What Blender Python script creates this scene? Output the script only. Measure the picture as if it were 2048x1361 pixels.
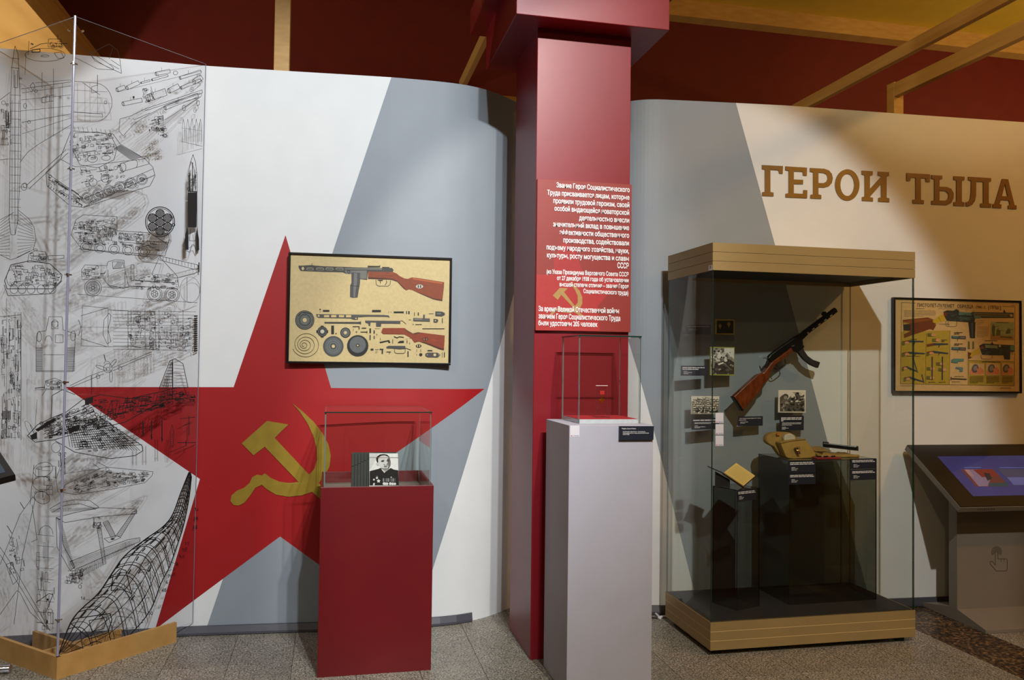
import bpy, bmesh, math, random
from math import sin, cos, radians, pi, sqrt, atan2, hypot
from mathutils import Vector, Matrix

# ------------------------------------------------------------------ clear
for o in list(bpy.data.objects):
    bpy.data.objects.remove(o)
SC = bpy.context.scene
COL = SC.collection
random.seed(7)

# ------------------------------------------------------------------ camera
EYE = Vector((0, 0, 1.55)); FOC = 1632.0
_y, _p, _r = radians(12.48), radians(1.535), radians(.74)
FW = Vector((sin(_y)*cos(_p), cos(_y)*cos(_p), sin(_p)))
_rr = Vector((cos(_y), -sin(_y), 0)); _uu = _rr.cross(FW)
RT = _rr*cos(_r) + _uu*sin(_r); UP = _uu*cos(_r) - _rr*sin(_r)
cam = bpy.data.cameras.new('camera'); camo = bpy.data.objects.new('camera', cam); COL.objects.link(camo)
cam.sensor_fit = 'HORIZONTAL'; cam.sensor_width = 36; cam.lens = 36*FOC/2048
cam.clip_start = .05; cam.clip_end = 100
m = Matrix((RT, UP, -FW)).transposed().to_4x4(); m.translation = EYE
camo.matrix_world = m
SC.camera = camo

# ------------------------------------------------------------------ light
SC.view_settings.view_transform = 'Standard'; SC.view_settings.look = 'None'
SC.view_settings.gamma = 1; SC.view_settings.use_curve_mapping = False
SC.view_settings.exposure = 0.22
SC.cycles.transparent_max_bounces = 48
W = bpy.data.worlds.new('world'); SC.world = W; W.use_nodes = True
W.node_tree.nodes['Background'].inputs[0].default_value = (1.0, .74, .40, 1)
W.node_tree.nodes['Background'].inputs[1].default_value = .055

def spot(name, loc, aim, power, half, blend, color, rad=.05):
    l = bpy.data.lights.new(name, 'SPOT'); o = bpy.data.objects.new(name, l); COL.objects.link(o)
    l.energy = power; l.spot_size = 2*radians(half); l.spot_blend = blend; l.color = color; l.shadow_soft_size = rad
    o.location = loc
    o.rotation_euler = (Vector(aim)-Vector(loc)).to_track_quat('-Z', 'Y').to_euler()
    return o
COOL = (.90, .95, 1.0)
spot('track_light', (-2.6, .6, 4.9), (-1.0, 4.8, 1.6), 130, 24, .5, COOL)
spot('track_light', (.75, -.5, 5.0), (-.80, 4.8, 1.75), 560, 24, .5, COOL)
spot('track_light', (1.13, -.5, 5.0), (.0, 4.8, 1.8), 560, 23, .5, COOL)
spot('track_light', (1.45, -.5, 5.0), (2.0, 4.6, 1.2), 620, 20.5, .22, (1, .96, .86))
spot('track_light', (-.6, .6, 4.3), (3.7, 4.6, 4.12), 330, 12.5, .5, (1, .76, .42))  # warm spot added to brighten the timber rails
def lamp(name, loc, power, color, rad):
    l = bpy.data.lights.new(name, 'POINT'); o = bpy.data.objects.new(name, l); COL.objects.link(o)
    l.energy = power; l.color = color; l.shadow_soft_size = rad; o.location = loc
lamp('ceiling_lamp', (5.8, 1.2, 4.5), 135, (1, .52, .15), .12)
lamp('ceiling_lamp', (-1.0, -2.0, 4.2), 60, (1, .75, .45), .12)
lamp('hall_fill', (-3.0, 6.0, 2.0), 130, (1, .92, .76), .12)  # added lamp, unseen behind the wall, to light the bulkhead underside
lamp('hall_fill', (7.5, 5.6, 3.2), 70, (1, .74, .35), .12)  # second fill lamp, unseen in the hall

# ------------------------------------------------------------------ pixel helpers (photo pixel -> point on a known plane)
def ray(x, y): return FW + RT*((x-1024)/FOC) - UP*((y-680.5)/FOC)
def at_z(x, y, z=0.): d = ray(x, y); return EYE + d*((z-EYE.z)/d.z)
def at_y(x, y, Y): d = ray(x, y); return EYE + d*(Y/d.y)
def at_x(x, y, X): d = ray(x, y); return EYE + d*(X/d.x)
def on(x, y, P, n): d = ray(x, y); return EYE + d*((P-EYE).dot(n)/d.dot(n))
WALL = [(-3.2, 4.88), (-1.77, 4.88), (-.72, 4.88), (-.2, 4.842), (.31, 4.80), (.575, 4.80), (.725, 4.812), (.86, 4.85), (.99, 4.93), (1.13, 5.06),
        (1.27, 5.2), (1.4, 5.26), (1.53, 5.2), (1.68, 5.0), (1.825, 4.845), (1.925, 4.785), (2.25, 4.745), (2.8, 4.685), (3.62, 4.65), (4.54, 4.60), (6.2, 4.52)]
def wall_y(X):
    for (a, b), (c, d) in zip(WALL, WALL[1:]):
        if X <= c: return b + (d-b)*(X-a)/(c-a)
    return WALL[-1][1]
def wall_pt(x, y, off=0.):
    Y = 4.8
    for i in range(25):
        P = at_y(x, y, Y); Y = wall_y(P.x) - off
    return at_y(x, y, Y)

# ------------------------------------------------------------------ materials
def lin(c): c /= 255.; return c/12.92 if c <= .04045 else ((c+.055)/1.055)**2.4
def rgb(r, g, b): return (lin(r), lin(g), lin(b), 1)
def new_mat(name):
    M = bpy.data.materials.new(name); M.use_nodes = True
    nt = M.node_tree; return M, nt, nt.nodes['Principled BSDF']
def noise(nt, scale, detail=3, coord='Object', stretch=None):
    tc = nt.nodes.new('ShaderNodeTexCoord'); n = nt.nodes.new('ShaderNodeTexNoise')
    n.inputs['Scale'].default_value = scale; n.inputs['Detail'].default_value = detail
    if stretch:
        mp = nt.nodes.new('ShaderNodeMapping'); mp.inputs['Scale'].default_value = stretch
        nt.links.new(tc.outputs[coord], mp.inputs[0]); nt.links.new(mp.outputs[0], n.inputs[0])
    else: nt.links.new(tc.outputs[coord], n.inputs[0])
    return n
def ramp(nt, src, stops):
    r = nt.nodes.new('ShaderNodeValToRGB'); e = r.color_ramp.elements
    while len(e) < len(stops): e.new(.5)
    for i, (p, c) in enumerate(stops): e[i].position = p; e[i].color = c
    nt.links.new(src, r.inputs[0]); return r
def paint(name, c, rough=.6, var=.06, bump=.0, bscale=400, metal=0., spec=.5, scale=6.):
    M, nt, B = new_mat(name)
    a = [max(0, v*(1-var)) for v in c[:3]]+[1]; b = [min(1, v*(1+var)) for v in c[:3]]+[1]
    n = noise(nt, scale, 4); r = ramp(nt, n.outputs['Fac'], [(.3, a), (.7, b)])
    nt.links.new(r.outputs[0], B.inputs['Base Color'])
    B.inputs['Roughness'].default_value = rough; B.inputs['Metallic'].default_value = metal
    B.inputs['Specular IOR Level'].default_value = spec
    if bump:
        n2 = noise(nt, bscale, 2); bp = nt.nodes.new('ShaderNodeBump'); bp.inputs['Strength'].default_value = bump
        bp.inputs['Distance'].default_value = .002
        nt.links.new(n2.outputs['Fac'], bp.inputs['Height']); nt.links.new(bp.outputs[0], B.inputs['Normal'])
    return M
def wood(name, c1, c2, rough=.5, stretch=(2, 2, 30), scale=4):
    M, nt, B = new_mat(name)
    n = noise(nt, scale, 5, stretch=stretch); r = ramp(nt, n.outputs['Fac'], [(.3, c1), (.7, c2)])
    nt.links.new(r.outputs[0], B.inputs['Base Color']); B.inputs['Roughness'].default_value = rough
    return M
def glass_mat(name, tint, ior=1.45, rough=.0, refl=(1, 1, 1, 1)):
    M = bpy.data.materials.new(name); M.use_nodes = True; nt = M.node_tree; nt.nodes.clear()
    out = nt.nodes.new('ShaderNodeOutputMaterial'); mix = nt.nodes.new('ShaderNodeMixShader'); fr = nt.nodes.new('ShaderNodeFresnel')
    tr = nt.nodes.new('ShaderNodeBsdfTransparent'); gl = nt.nodes.new('ShaderNodeBsdfGlossy')
    fr.inputs['IOR'].default_value = ior; tr.inputs[0].default_value = tint; gl.inputs['Color'].default_value = refl
    gl.inputs['Roughness'].default_value = rough
    geo = nt.nodes.new('ShaderNodeNewGeometry'); inv = nt.nodes.new('ShaderNodeMath'); inv.operation = 'SUBTRACT'; inv.inputs[0].default_value = 1.
    mul = nt.nodes.new('ShaderNodeMath'); mul.operation = 'MULTIPLY'
    nt.links.new(geo.outputs['Backfacing'], inv.inputs[1])
    nt.links.new(fr.outputs[0], mul.inputs[0]); nt.links.new(inv.outputs[0], mul.inputs[1])
    nt.links.new(mul.outputs[0], mix.inputs[0]); nt.links.new(tr.outputs[0], mix.inputs[1]); nt.links.new(gl.outputs[0], mix.inputs[2])
    nt.links.new(mix.outputs[0], out.inputs[0]); return M
MT = {}
MT['white'] = paint('wall_white', rgb(224, 226, 226), .55, .02)
MT['grey'] = paint('wall_grey', rgb(140, 148, 156), .55, .025)
MT['star'] = paint('wall_red', rgb(160, 17, 22), .5, .03)
MT['gold'] = paint('emblem_gold', rgb(146, 122, 38), .45, .10, .25, 45, scale=14)
MT['column'] = paint('column_red', rgb(126, 17, 29), .38, .03, .08, 900)
MT['plinth'] = paint('plinth_red', rgb(102, 10, 17), .45, .04)
MT['pedwhite'] = paint('pedestal_white', rgb(180, 180, 193), .55, .02)
MT['farred'] = paint('far_wall_red', rgb(104, 20, 10), .7, .08)
MT['yellow'] = paint('ceiling_yellow', rgb(214, 178, 56), .7, .05)
MT['tan'] = wood('tan_timber', rgb(190, 146, 78), rgb(206, 164, 94), .5, (2, .4, 8))
MT['mdf'] = wood('mdf_board', rgb(176, 132, 70), rgb(192, 148, 84), .55, (3, 3, 3))
MT['bronze'] = paint('anodised_gold', rgb(170, 146, 98), .42, .03, .03, 900, metal=.3)
MT['groove'] = paint('groove_line', rgb(232, 206, 150), .4, .03, metal=.2)
MT['black'] = paint('black_lacquer', rgb(14, 13, 14), .25, .05)
MT['blackmat'] = paint('black_matt', rgb(22, 22, 24), .6, .05)
MT['skirting'] = paint('skirting_grey', rgb(66, 66, 74), .45, .05)
MT['plaque'] = paint('plaque_navy', rgb(32, 36, 50), .4, .04)
MT['ink'] = paint('printing_ink', rgb(22, 20, 22), .6, .0)
MT['textwhite'] = paint('print_white', rgb(240, 240, 240), .6, .0)
MT['floorbase'] = paint('floor_mortar', rgb(96, 84, 66), .8, .1)
MT['chrome'] = paint('chrome', rgb(200, 200, 205), .15, .02, metal=1.)
MT['steel'] = paint('gun_steel', rgb(40, 40, 40), .3, .15, metal=.85)
MT['gunwood'] = wood('gun_wood', rgb(84, 34, 10), rgb(122, 56, 18), .2, (9, 9, 3), 5)
MT['canvas'] = paint('khaki_canvas', rgb(138, 112, 52), .85, .12, .5, 500, scale=30)
MT['canvas2'] = paint('khaki_canvas_light', rgb(150, 122, 56), .85, .12, .5, 500, scale=30)
MT['leather'] = paint('brown_leather', rgb(70, 34, 20), .45, .2, scale=30)
MT['paper'] = paint('aged_paper', rgb(226, 200, 120), .8, .04)
MT['redcloth'] = paint('red_cloth', rgb(178, 28, 40), .8, .05, .3, 700)
MT['kiosk'] = paint('kiosk_grey', rgb(122, 114, 104), .5, .03)
MT['gilt'] = paint('gilt', rgb(226, 168, 40), .25, .05, metal=1.)
MT['sticker'] = paint('sticker_white', rgb(222, 220, 228), .5, .02)
MT['panelred'] = paint('panel_red', rgb(138, 42, 34), .5, .03)
MT['letter'] = paint('letter_gold', rgb(132, 92, 22), .45, .06, scale=10)
MT['glass'] = glass_mat('clear_glass', (.980, .990, .980, 1))
MT['edge'] = paint('glass_edge_green', rgb(20, 52, 42), .2, .05)
MT['edgegrey'] = paint('glass_edge_grey', rgb(110, 126, 124), .2, .05)
MT['acrylic'] = glass_mat('clear_acrylic', (.975, .975, .982, 1), 1.42)
MT['acedge'] = paint('acrylic_edge', rgb(150, 150, 170), .15, .04)
MT['smoke'] = glass_mat('smoked_acrylic', (.66, .675, .65, 1), 1.45)
MT['smokeedge'] = paint('smoked_edge', rgb(12, 12, 12), .2, .02)
# speckled granite
def granite(name, cols, scale, dark=0):
    M, nt, B = new_mat(name)
    n = noise(nt, scale, 2, 'Generated' if 0 else 'Object'); r = ramp(nt, n.outputs['Fac'], cols)
    n2 = noise(nt, 3.1, 4); r2 = ramp(nt, n2.outputs['Fac'], [(.3, (.78, .76, .70, 1)), (.7, (1.1, 1.08, 1.05, 1))])
    mx = nt.nodes.new('ShaderNodeMixRGB'); mx.blend_type = 'MULTIPLY'; mx.inputs[0].default_value = 1
    nt.links.new(r.outputs[0], mx.inputs[1]); nt.links.new(r2.outputs[0], mx.inputs[2])
    oi = nt.nodes.new('ShaderNodeObjectInfo'); mr = nt.nodes.new('ShaderNodeMapRange'); mr.inputs[3].default_value = .86; mr.inputs[4].default_value = 1.08
    nt.links.new(oi.outputs['Random'], mr.inputs[0])
    mx2 = nt.nodes.new('ShaderNodeMixRGB'); mx2.blend_type = 'MULTIPLY'; mx2.inputs[0].default_value = 1
    nt.links.new(mx.outputs[0], mx2.inputs[1]); nt.links.new(mr.outputs[0], mx2.inputs[2])
    nt.links.new(mx2.outputs[0], B.inputs['Base Color']); B.inputs['Roughness'].default_value = .38
    return M
MT['granite'] = granite('granite', [(.32, rgb(58, 56, 52)), (.45, rgb(122, 118, 108)), (.56, rgb(152, 147, 136)), (.70, rgb(200, 194, 180))], 130)
MT['darkgranite'] = granite('dark_granite', [(.36, rgb(30, 24, 20)), (.5, rgb(66, 52, 38)), (.62, rgb(120, 92, 62)), (.75, rgb(160, 130, 90))], 55)
_flat = {}
def flat(c, rough=.55):
    k = (tuple(c), rough)
    if k not in _flat:
        M, nt, B = new_mat('print_colour'); B.inputs['Roughness'].default_value = rough
        n = noise(nt, 60, 2); v = rgb(*c)
        r = ramp(nt, n.outputs['Fac'], [(.3, [x*.93 for x in v[:3]]+[1]), (.7, [min(1, x*1.05) for x in v[:3]]+[1])])
        nt.links.new(r.outputs[0], B.inputs['Base Color']); _flat[k] = M
    return _flat[k]

# ------------------------------------------------------------------ mesh helpers
class MB:
    def __init__(s): s.v = []; s.f = []; s.m = []; s.mats = []
    def mi(s, mat):
        if mat not in s.mats: s.mats.append(mat)
        return s.mats.index(mat)
    def poly(s, pts, mat):
        b = len(s.v); s.v += [tuple(p) for p in pts]; s.f.append(tuple(range(b, b+len(pts)))); s.m.append(s.mi(mat))
    def faces(s, pts, fs, mat):
        b = len(s.v); s.v += [tuple(p) for p in pts]; k = s.mi(mat)
        for f in fs: s.f.append(tuple(b+i for i in f)); s.m.append(k)
    def box(s, lo, hi, mat):
        (x0, y0, z0), (x1, y1, z1) = lo, hi
        s.faces([(x0, y0, z0), (x1, y0, z0), (x1, y1, z0), (x0, y1, z0), (x0, y0, z1), (x1, y0, z1), (x1, y1, z1), (x0, y1, z1)],
                [(3, 2, 1, 0), (4, 5, 6, 7), (0, 1, 5, 4), (1, 2, 6, 5), (2, 3, 7, 6), (3, 0, 4, 7)], mat)
    def prism(s, base, vec, mat, side=None):
        """extrude an n-gon (list of points) along vec"""
        n = len(base); vec = Vector(vec); top = [Vector(p)+vec for p in base]
        s.faces(list(base)+top, [tuple(range(n))[::-1], tuple(range(n, 2*n))], mat)
        s.faces(list(base)+top, [(i, (i+1) % n, n+(i+1) % n, n+i) for i in range(n)], side or mat)
    def tube(s, pts, r, mat, n=8, cap=True):
        pts = [Vector(p) for p in pts]; rs = r if isinstance(r, (list, tuple)) else [r]*len(pts)
        b = len(s.v); k = s.mi(mat); prev = None
        for i, p in enumerate(pts):
            d = (pts[min(i+1, len(pts)-1)]-pts[max(i-1, 0)]).normalized()
            a = d.cross(Vector((0, 0, 1))) if prev is None else prev - d*prev.dot(d)
            if a.length < 1e-4: a = d.cross(Vector((0, 1, 0)))
            a.normalize(); prev = a; c = d.cross(a)
            for j in range(n):
                t = 2*pi*j/n; s.v.append(tuple(p + (a*cos(t)+c*sin(t))*rs[i]))
        for i in range(len(pts)-1):
            for j in range(n):
                s.f.append((b+i*n+j, b+i*n+(j+1) % n, b+(i+1)*n+(j+1) % n, b+(i+1)*n+j)); s.m.append(k)
        if cap:
            s.f.append(tuple(b+j for j in range(n))[::-1]); s.m.append(k)
            e = b+(len(pts)-1)*n; s.f.append(tuple(e+j for j in range(n))); s.m.append(k)
    def build(s, name, parent=None, bevel=0, smooth=False, origin=None):
        me = bpy.data.meshes.new(name)
        org = Vector(origin) if origin is not None else Vector((0, 0, 0))
        pv = Vector((0, 0, 0))
        if parent is not None:
            q = parent
            while q is not None: pv += q.location; q = q.parent
        me.from_pydata([tuple(Vector(v)-org-pv) for v in s.v], [], s.f)
        for mm in s.mats: me.materials.append(mm)
        for p, k in zip(me.polygons, s.m): p.material_index = k; p.use_smooth = smooth
        me.update()
        o = bpy.data.objects.new(name, me); COL.objects.link(o); o.location = org
        if parent is not None: o.parent = parent
        if bevel:
            bm = bmesh.new(); bm.from_mesh(me); bmesh.ops.remove_doubles(bm, verts=bm.verts, dist=1e-6); bm.to_mesh(me); bm.free()
            b = o.modifiers.new('bevel', 'BEVEL'); b.width = bevel; b.segments = 2; b.limit_method = 'ANGLE'
        return o
def fixn(o):
    bm = bmesh.new(); bm.from_mesh(o.data); bmesh.ops.remove_doubles(bm, verts=bm.verts, dist=1e-6)
    bmesh.ops.recalc_face_normals(bm, faces=bm.faces); bm.to_mesh(o.data); bm.free(); return o
def thing(name, label, cat, loc=(0, 0, 0), group=None):
    o = bpy.data.objects.new(name, None); COL.objects.link(o); o.location = loc; o.empty_display_size = .05
    return tag(o, label, cat, group)
def tag(o, label=None, cat=None, group=None, kind=None):
    if label: o['label'] = label
    if cat: o['category'] = cat
    if group: o['group'] = group
    if kind: o['kind'] = kind
    return o

class Art:
    """flat print: polygons given in photo pixels, laid on a plane at its real place"""
    def __init__(s, P, n, off0=.0006):
        s.P = Vector(P); s.n = Vector(n).normalized(); s.mb = MB(); s.k = 0; s.off = off0
        if s.n.dot(EYE-s.P) < 0: s.n = -s.n
    def frame(s, ox, oy, sc): s.ox, s.oy, s.sc2 = ox, oy, sc; return s
    ox = oy = 0.; sc2 = 1.
    def px(s, x, y): return (s.ox+x/s.sc2, s.oy+y/s.sc2)
    def pt(s, x, y, lay=None):
        q = s.px(x, y); k = s.k if lay is None else lay
        return on(q[0], q[1], s.P+s.n*(s.off+k*.00003), s.n)
    def poly(s, pts, c, up=True):
        if up: s.k += 1
        s.mb.poly([s.pt(*p) for p in pts], flat(c) if isinstance(c, tuple) else c)
    def rect(s, x0, y0, x1, y1, c, up=True): s.poly([(x0, y0), (x1, y0), (x1, y1), (x0, y1)], c, up)
    def ell(s, x, y, rx, ry, c, n=20, rot=0, up=True):
        s.poly([(x+rx*cos(t)*cos(rot)-ry*sin(t)*sin(rot), y+rx*cos(t)*sin(rot)+ry*sin(t)*cos(rot)) for t in [2*pi*i/n for i in range(n)]], c, up)
    def line(s, pts, w, c, up=True):
        if up: s.k += 1
        for (a, b), (d, e) in zip(pts, pts[1:]):
            l = hypot(d-a, e-b)
            if l < 1e-6: continue
            nx, ny = -(e-b)/l*w/2, (d-a)/l*w/2
            s.poly([(a+nx, b+ny), (d+nx, e+ny), (d-nx, e-ny), (a-nx, b-ny)], c, False)
    def ring(s, x, y, rx, ry, w, c, n=24):
        s.line([(x+rx*cos(2*pi*i/n), y+ry*sin(2*pi*i/n)) for i in range(n+1)], w, c)
    def bars(s, x0, y0, x1, n, dy, h, c, seed=0, last=.6, slope=0.):
        """rows of word-sized dashes standing for print too small to read"""
        R = random.Random(seed); s.k += 1
        for i in range(n):
            x = x0; end = x1 if i < n-1 else x0+(x1-x0)*last
            while x < end-2*h*.5:
                w = min(R.uniform(2.2, 6.5)*h, end-x); y = y0+i*dy+(x-x0)*slope
                s.poly([(x, y), (x+w, y+w*slope), (x+w, y+h+w*slope), (x, y+h)], c, False); x += w+h*.55
    def blobs(s, x0, y0, x1, y1, n, cols, r0, r1, seed=0):
        R = random.Random(seed)
        for i in range(n):
            x, y, r = R.uniform(x0, x1), R.uniform(y0, y1), R.uniform(r0, r1)
            pts = []
            for j in range(7):
                t = 2*pi*j/7; q = r*R.uniform(.5, 1.15)
                pts.append((min(x1, max(x0, x+q*cos(t)*1.2)), min(y1, max(y0, y+q*sin(t)))))
            if i % 6 == 0: s.k += 1
            s.poly(pts, R.choice(cols), False)
    def build(s, name, parent, **k): return s.mb.build(name, parent, **k)

def text_mesh(txt, bold=0.):
    cu = bpy.data.curves.new('t', 'FONT'); cu.body = txt; cu.size = 1; cu.offset = bold; cu.resolution_u = 2
    o = bpy.data.objects.new('t', cu); COL.objects.link(o)
    dg = bpy.context.evaluated_depsgraph_get(); dg.update()
    me = bpy.data.meshes.new_from_object(o.evaluated_get(dg))
    bpy.data.objects.remove(o)
    vs = [tuple(v.co) for v in me.vertices]; fs = [tuple(p.vertices) for p in me.polygons]
    bpy.data.meshes.remove(me); return vs, fs
def text_px(art, txt, x0, x1, ybase, h, mat, bold=.02, align='fit', yb1=None):
    """text between pixel columns x0..x1 with baseline ybase (..yb1 at x1) and cap height h"""
    vs, fs = text_mesh(txt, bold)
    if not vs: return
    a = min(v[0] for v in vs); b = max(v[0] for v in vs); w = b-a; cap = .70
    sx = (x1-x0)/w; sl = 0 if yb1 is None else (yb1-ybase)/(x1-x0)
    art.k += 1
    art.mb.faces([art.pt(x0+(v[0]-a)*sx, ybase+(v[0]-a)*sx*sl-v[1]*h/cap) for v in vs], fs, mat)

# ================================================================== STRUCTURE
fl = MB(); fl.box((-4.5, -2.5, -.06), (6.5, 8.0, -.006), MT['floorbase'])
floor = tag(fl.build('floor'), kind='structure', label='speckled grey granite tile floor with a dark band')
TX, TY = .3135, .62
tile_mesh = {}
def tile(x0, y0, w, d, mat, key, dz=0.):
    k = (key, round(w, 3), round(d, 3))
    if k not in tile_mesh:
        mb = MB(); g = .0007; b = .0006
        lo = [(g, g, 0), (w-g, g, 0), (w-g, d-g, 0), (g, d-g, 0)]
        hi = [(g+b, g+b, .006), (w-g-b, g+b, .006), (w-g-b, d-g-b, .006), (g+b, d-g-b, .006)]
        mb.faces(lo+hi, [(4, 5, 6, 7)]+[(i, (i+1) % 4, 4+(i+1) % 4, 4+i) for i in range(4)], mat)
        o = mb.build('granite_tile', floor); tile_mesh[k] = o.data
    else:
        o = bpy.data.objects.new('granite_tile', tile_mesh[k]); COL.objects.link(o); o.parent = floor
    o.location = (x0, y0, -.006+dz); return o
for i in range(-7, 12):                       # main field, joints as in the photograph
    x = -.478 + i*TX
    for j in range(-2, 3):
        y = 4.36 + j*TY - (0 if i % 2 else .0)
        if 2.8 < y < 5.4 and x < 3.1: tile(x, y, TX if x+TX < 3.4 else 3.4-x, TY, MT['granite'], 'g')
xe = -.478 + 12*TX
for j in range(-2, 3):
    tile(xe, 4.36+j*TY-.29, 3.40-xe, TY, MT['granite'], 'g2')
    tile(3.40, 4.1+j*TY, .37, TY, MT['darkgranite'], 'd')
    for i in range(4): tile(3.77+i*.46, 4.07+j*TY, .46, TY, MT['granite'], 'g3')

# --- display wall: plan curve, mural painted in regions (x along the wall, z up)
WTOP = 3.215
def lineA(z): return -.665+.305*z
def lineB(z): return .501+.316*z
def lineC(z): return 2.268-.262*z
def lineD(z): return 2.483+.292*(3.212-z)
STAR = [(-.269, 2.262), (.003, 1.386), (.914, 1.384), (.175, .868), (.415, .03), (-.265, .538), (-.925, .04), (-.708, .868), (-1.415, 1.381), (-.537, 1.386)]
def inside(x, z, P):
    c = False
    for (a, b), (d, e) in zip(P, P[1:]+P[:1]):
        if (b > z) != (e > z) and x < (d-a)*(z-b)/(e-b)+a: c = not c
    return c
bm = bmesh.new()
xs = []
for (a, b), (c, d) in zip(WALL, WALL[1:]):
    n = 10 if .2 < a < 2.2 else 2
    xs += [a+(c-a)*i/n for i in range(n)]
xs.append(WALL[-1][0])
cols = [(bm.verts.new((x, 0, .0)), bm.verts.new((x, 0, WTOP))) for x in xs]
for (a, b), (c, d) in zip(cols, cols[1:]): bm.faces.new((a, c, d, b))
def cut(p, q):
    d = Vector((q[0]-p[0], 0, q[1]-p[1])); nrm = Vector((d.z, 0, -d.x)).normalized()
    bmesh.ops.bisect_plane(bm, geom=bm.verts[:]+bm.edges[:]+bm.faces[:], plane_co=(p[0], 0, p[1]), plane_no=nrm, dist=1e-6)
for ln in (lineA, lineB, lineC, lineD): cut((ln(0), 0), (ln(3), 3))
for p, q in zip(STAR, STAR[1:]+STAR[:1]): cut(p, q)
def smooth_wall(x):   # cosine-eased interpolation through the plan points keeps the curve round
    return sum(wall_y(x+k*.02) for k in range(-4, 5))/9
for f in bm.faces:
    c = f.calc_center_median(); x, z = c.x, c.z
    if inside(x, z, STAR): f.material_index = 2
    elif lineA(z) < x < lineD(z) and (x < lineB(z) or x > lineC(z)): f.material_index = 1
    else: f.material_index = 0
for v in bm.verts: v.co.y = smooth_wall(v.co.x)
ret = bmesh.ops.extrude_face_region(bm, geom=bm.faces[:])
for v in [g for g in ret['geom'] if isinstance(g, bmesh.types.BMVert)]: v.co.y += .06
bmesh.ops.recalc_face_normals(bm, faces=bm.faces)
me = bpy.data.meshes.new('wall_back'); bm.to_mesh(me); bm.free()
for k in ('white', 'grey', 'star'): me.materials.append(MT[k])
wall = bpy.data.objects.new('wall_back', me); COL.objects.link(wall)
tag(wall, 'curved white display wall painted with grey bands and a red star', kind='structure')
# emblem applied to the star (zoom frame 440,460 / 2.269)
def epx(x, y): return wall_pt(440+x/2.269, 460+y/2.269, .004)
SICK = [(327, 787), (375, 825), (425, 872), (466, 925), (492, 975), (503, 1025), (497, 1075), (478, 1112), (448, 1150), (492, 1196), (545, 1250), (520, 1275), (466, 1232), (418, 1190),
        (370, 1206), (310, 1212), (255, 1203), (215, 1180), (190, 1158), (160, 1172), (138, 1205), (112, 1238), (85, 1252), (62, 1250), (47, 1232), (52, 1206), (78, 1184), (108, 1172),
        (134, 1150), (146, 1124), (168, 1112), (190, 1116), (203, 1106), (232, 1128), (270, 1144), (315, 1150), (356, 1145),
        (203, 985), (152, 1024), (98, 970), (213, 868), (310, 884), (248, 945), (404, 1112), (428, 1086), (440, 1045), (438, 992), (424, 938), (398, 880), (362, 826)]
mb = MB(); fr = [epx(*p) for p in SICK]; mb.prism(fr, (0, .003, 0), MT['gold'])
fixn(mb.build('hammer_and_sickle_emblem', wall))
# skirting
mb = MB()
sk = [(x, smooth_wall(x)) for x in [-1.75+.1*i for i in range(0, 27)]]
prof = [(-.010, 0), (-.028, .004), (-.026, .016), (-.012, .048), (-.003, .050), (-.003, 0)]
pts = [(x, y+a, z) for x, y in sk for a, z in prof]; n = len(prof)
mb.faces(pts, [(i*n+j, i*n+(j+1) % n, (i+1)*n+(j+1) % n, (i+1)*n+j) for i in range(len(sk)-1) for j in range(n)] + [tuple(range(n)), tuple(range((len(sk)-1)*n, len(sk)*n))], MT['skirting'])
tag(fixn(mb.build('baseboard_back')), 'dark grey plastic skirting along the star wall', kind='structure')
mb = MB()
sk = [(x, smooth_wall(x)) for x in [1.78+.12*i for i in range(0, 34)]]
pts = [(x, y+a, z*1.1) for x, y in sk for a, z in prof]
mb.faces(pts, [(i*n+j, i*n+(j+1) % n, (i+1)*n+(j+1) % n, (i+1)*n+j) for i in range(len(sk)-1) for j in range(n)] + [tuple(range(n)), tuple(range((len(sk)-1)*n, len(sk)*n))], MT['skirting'])
tag(fixn(mb.build('baseboard_right')), 'dark skirting behind the tall display case', kind='structure')

# --- hall behind: red wall, yellow ceiling, fascia
mb = MB(); mb.box((-6, 7.5, 0), (11, 7.7, 4.96), MT['farred']); tag(mb.build('wall_far'), 'dark red far wall of the hall', kind='structure')
mb = MB(); mb.box((-6, 7.35, 4.955), (11, 7.52, 5.12), MT['tan']); tag(mb.build('trim_1'), 'tan timber fascia under the yellow ceiling', kind='structure')
mb = MB(); mb.box((-6, -3, 5.12), (11, 7.7, 5.2), MT['yellow']); tag(mb.build('ceiling'), 'yellow ceiling', kind='structure')

# --- timber frames above the wall
def beam(name, boxes, label, mat='tan'):
    t = thing(name, label, 'beam', ((boxes[0][1][0]+boxes[0][2][0])/2, boxes[0][1][1], boxes[0][1][2]))
    for nm, lo, hi in boxes:
        mb = MB(); mb.box(lo, hi, MT[mat]); mb.build(nm, t, bevel=.003)
    return t
beam('timber_beam', [('rail', (4.30, .5, 3.966), (4.35, 7.35, 4.066))], 'long pale timber rail passing over the gold lettering wall, no post under it')
xp = 3.95; yp = at_x(1788, 160, xp).y
beam('timber_portal', [('rail', (xp, 1.2, 3.51), (xp+.05, yp, 3.61)), ('post', (xp, yp, 0), (xp+.08, yp+.08, 3.62))], 'timber rail with a square post at its end behind the lettering wall')
beam('timber_beam', [('rail', (1.12, 4.6, 4.07), (1.167, 7.497, 4.17))], 'timber rail running up behind the red column capital')
beam('timber_portal', [('rail', (-.405, 2.0, 4.07), (-.38, 5.62, 4.19)), ('rail', (-.355, 2.0, 4.05), (-.318, 5.62, 4.17)), ('post', (-.41, 5.62, 0), (-.31, 5.72, 4.25))], 'timber post with twin rails rising behind the white wall')
beam('timber_bulkhead', [('bulkhead', (-4.2, 2.2, 3.82), (-1.95, 7.497, 4.06)), ('edging', (-1.955, 2.2, 4.055), (-1.94, 7.497, 4.08))], 'broad tan timber bulkhead above the acrylic screen')
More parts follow.
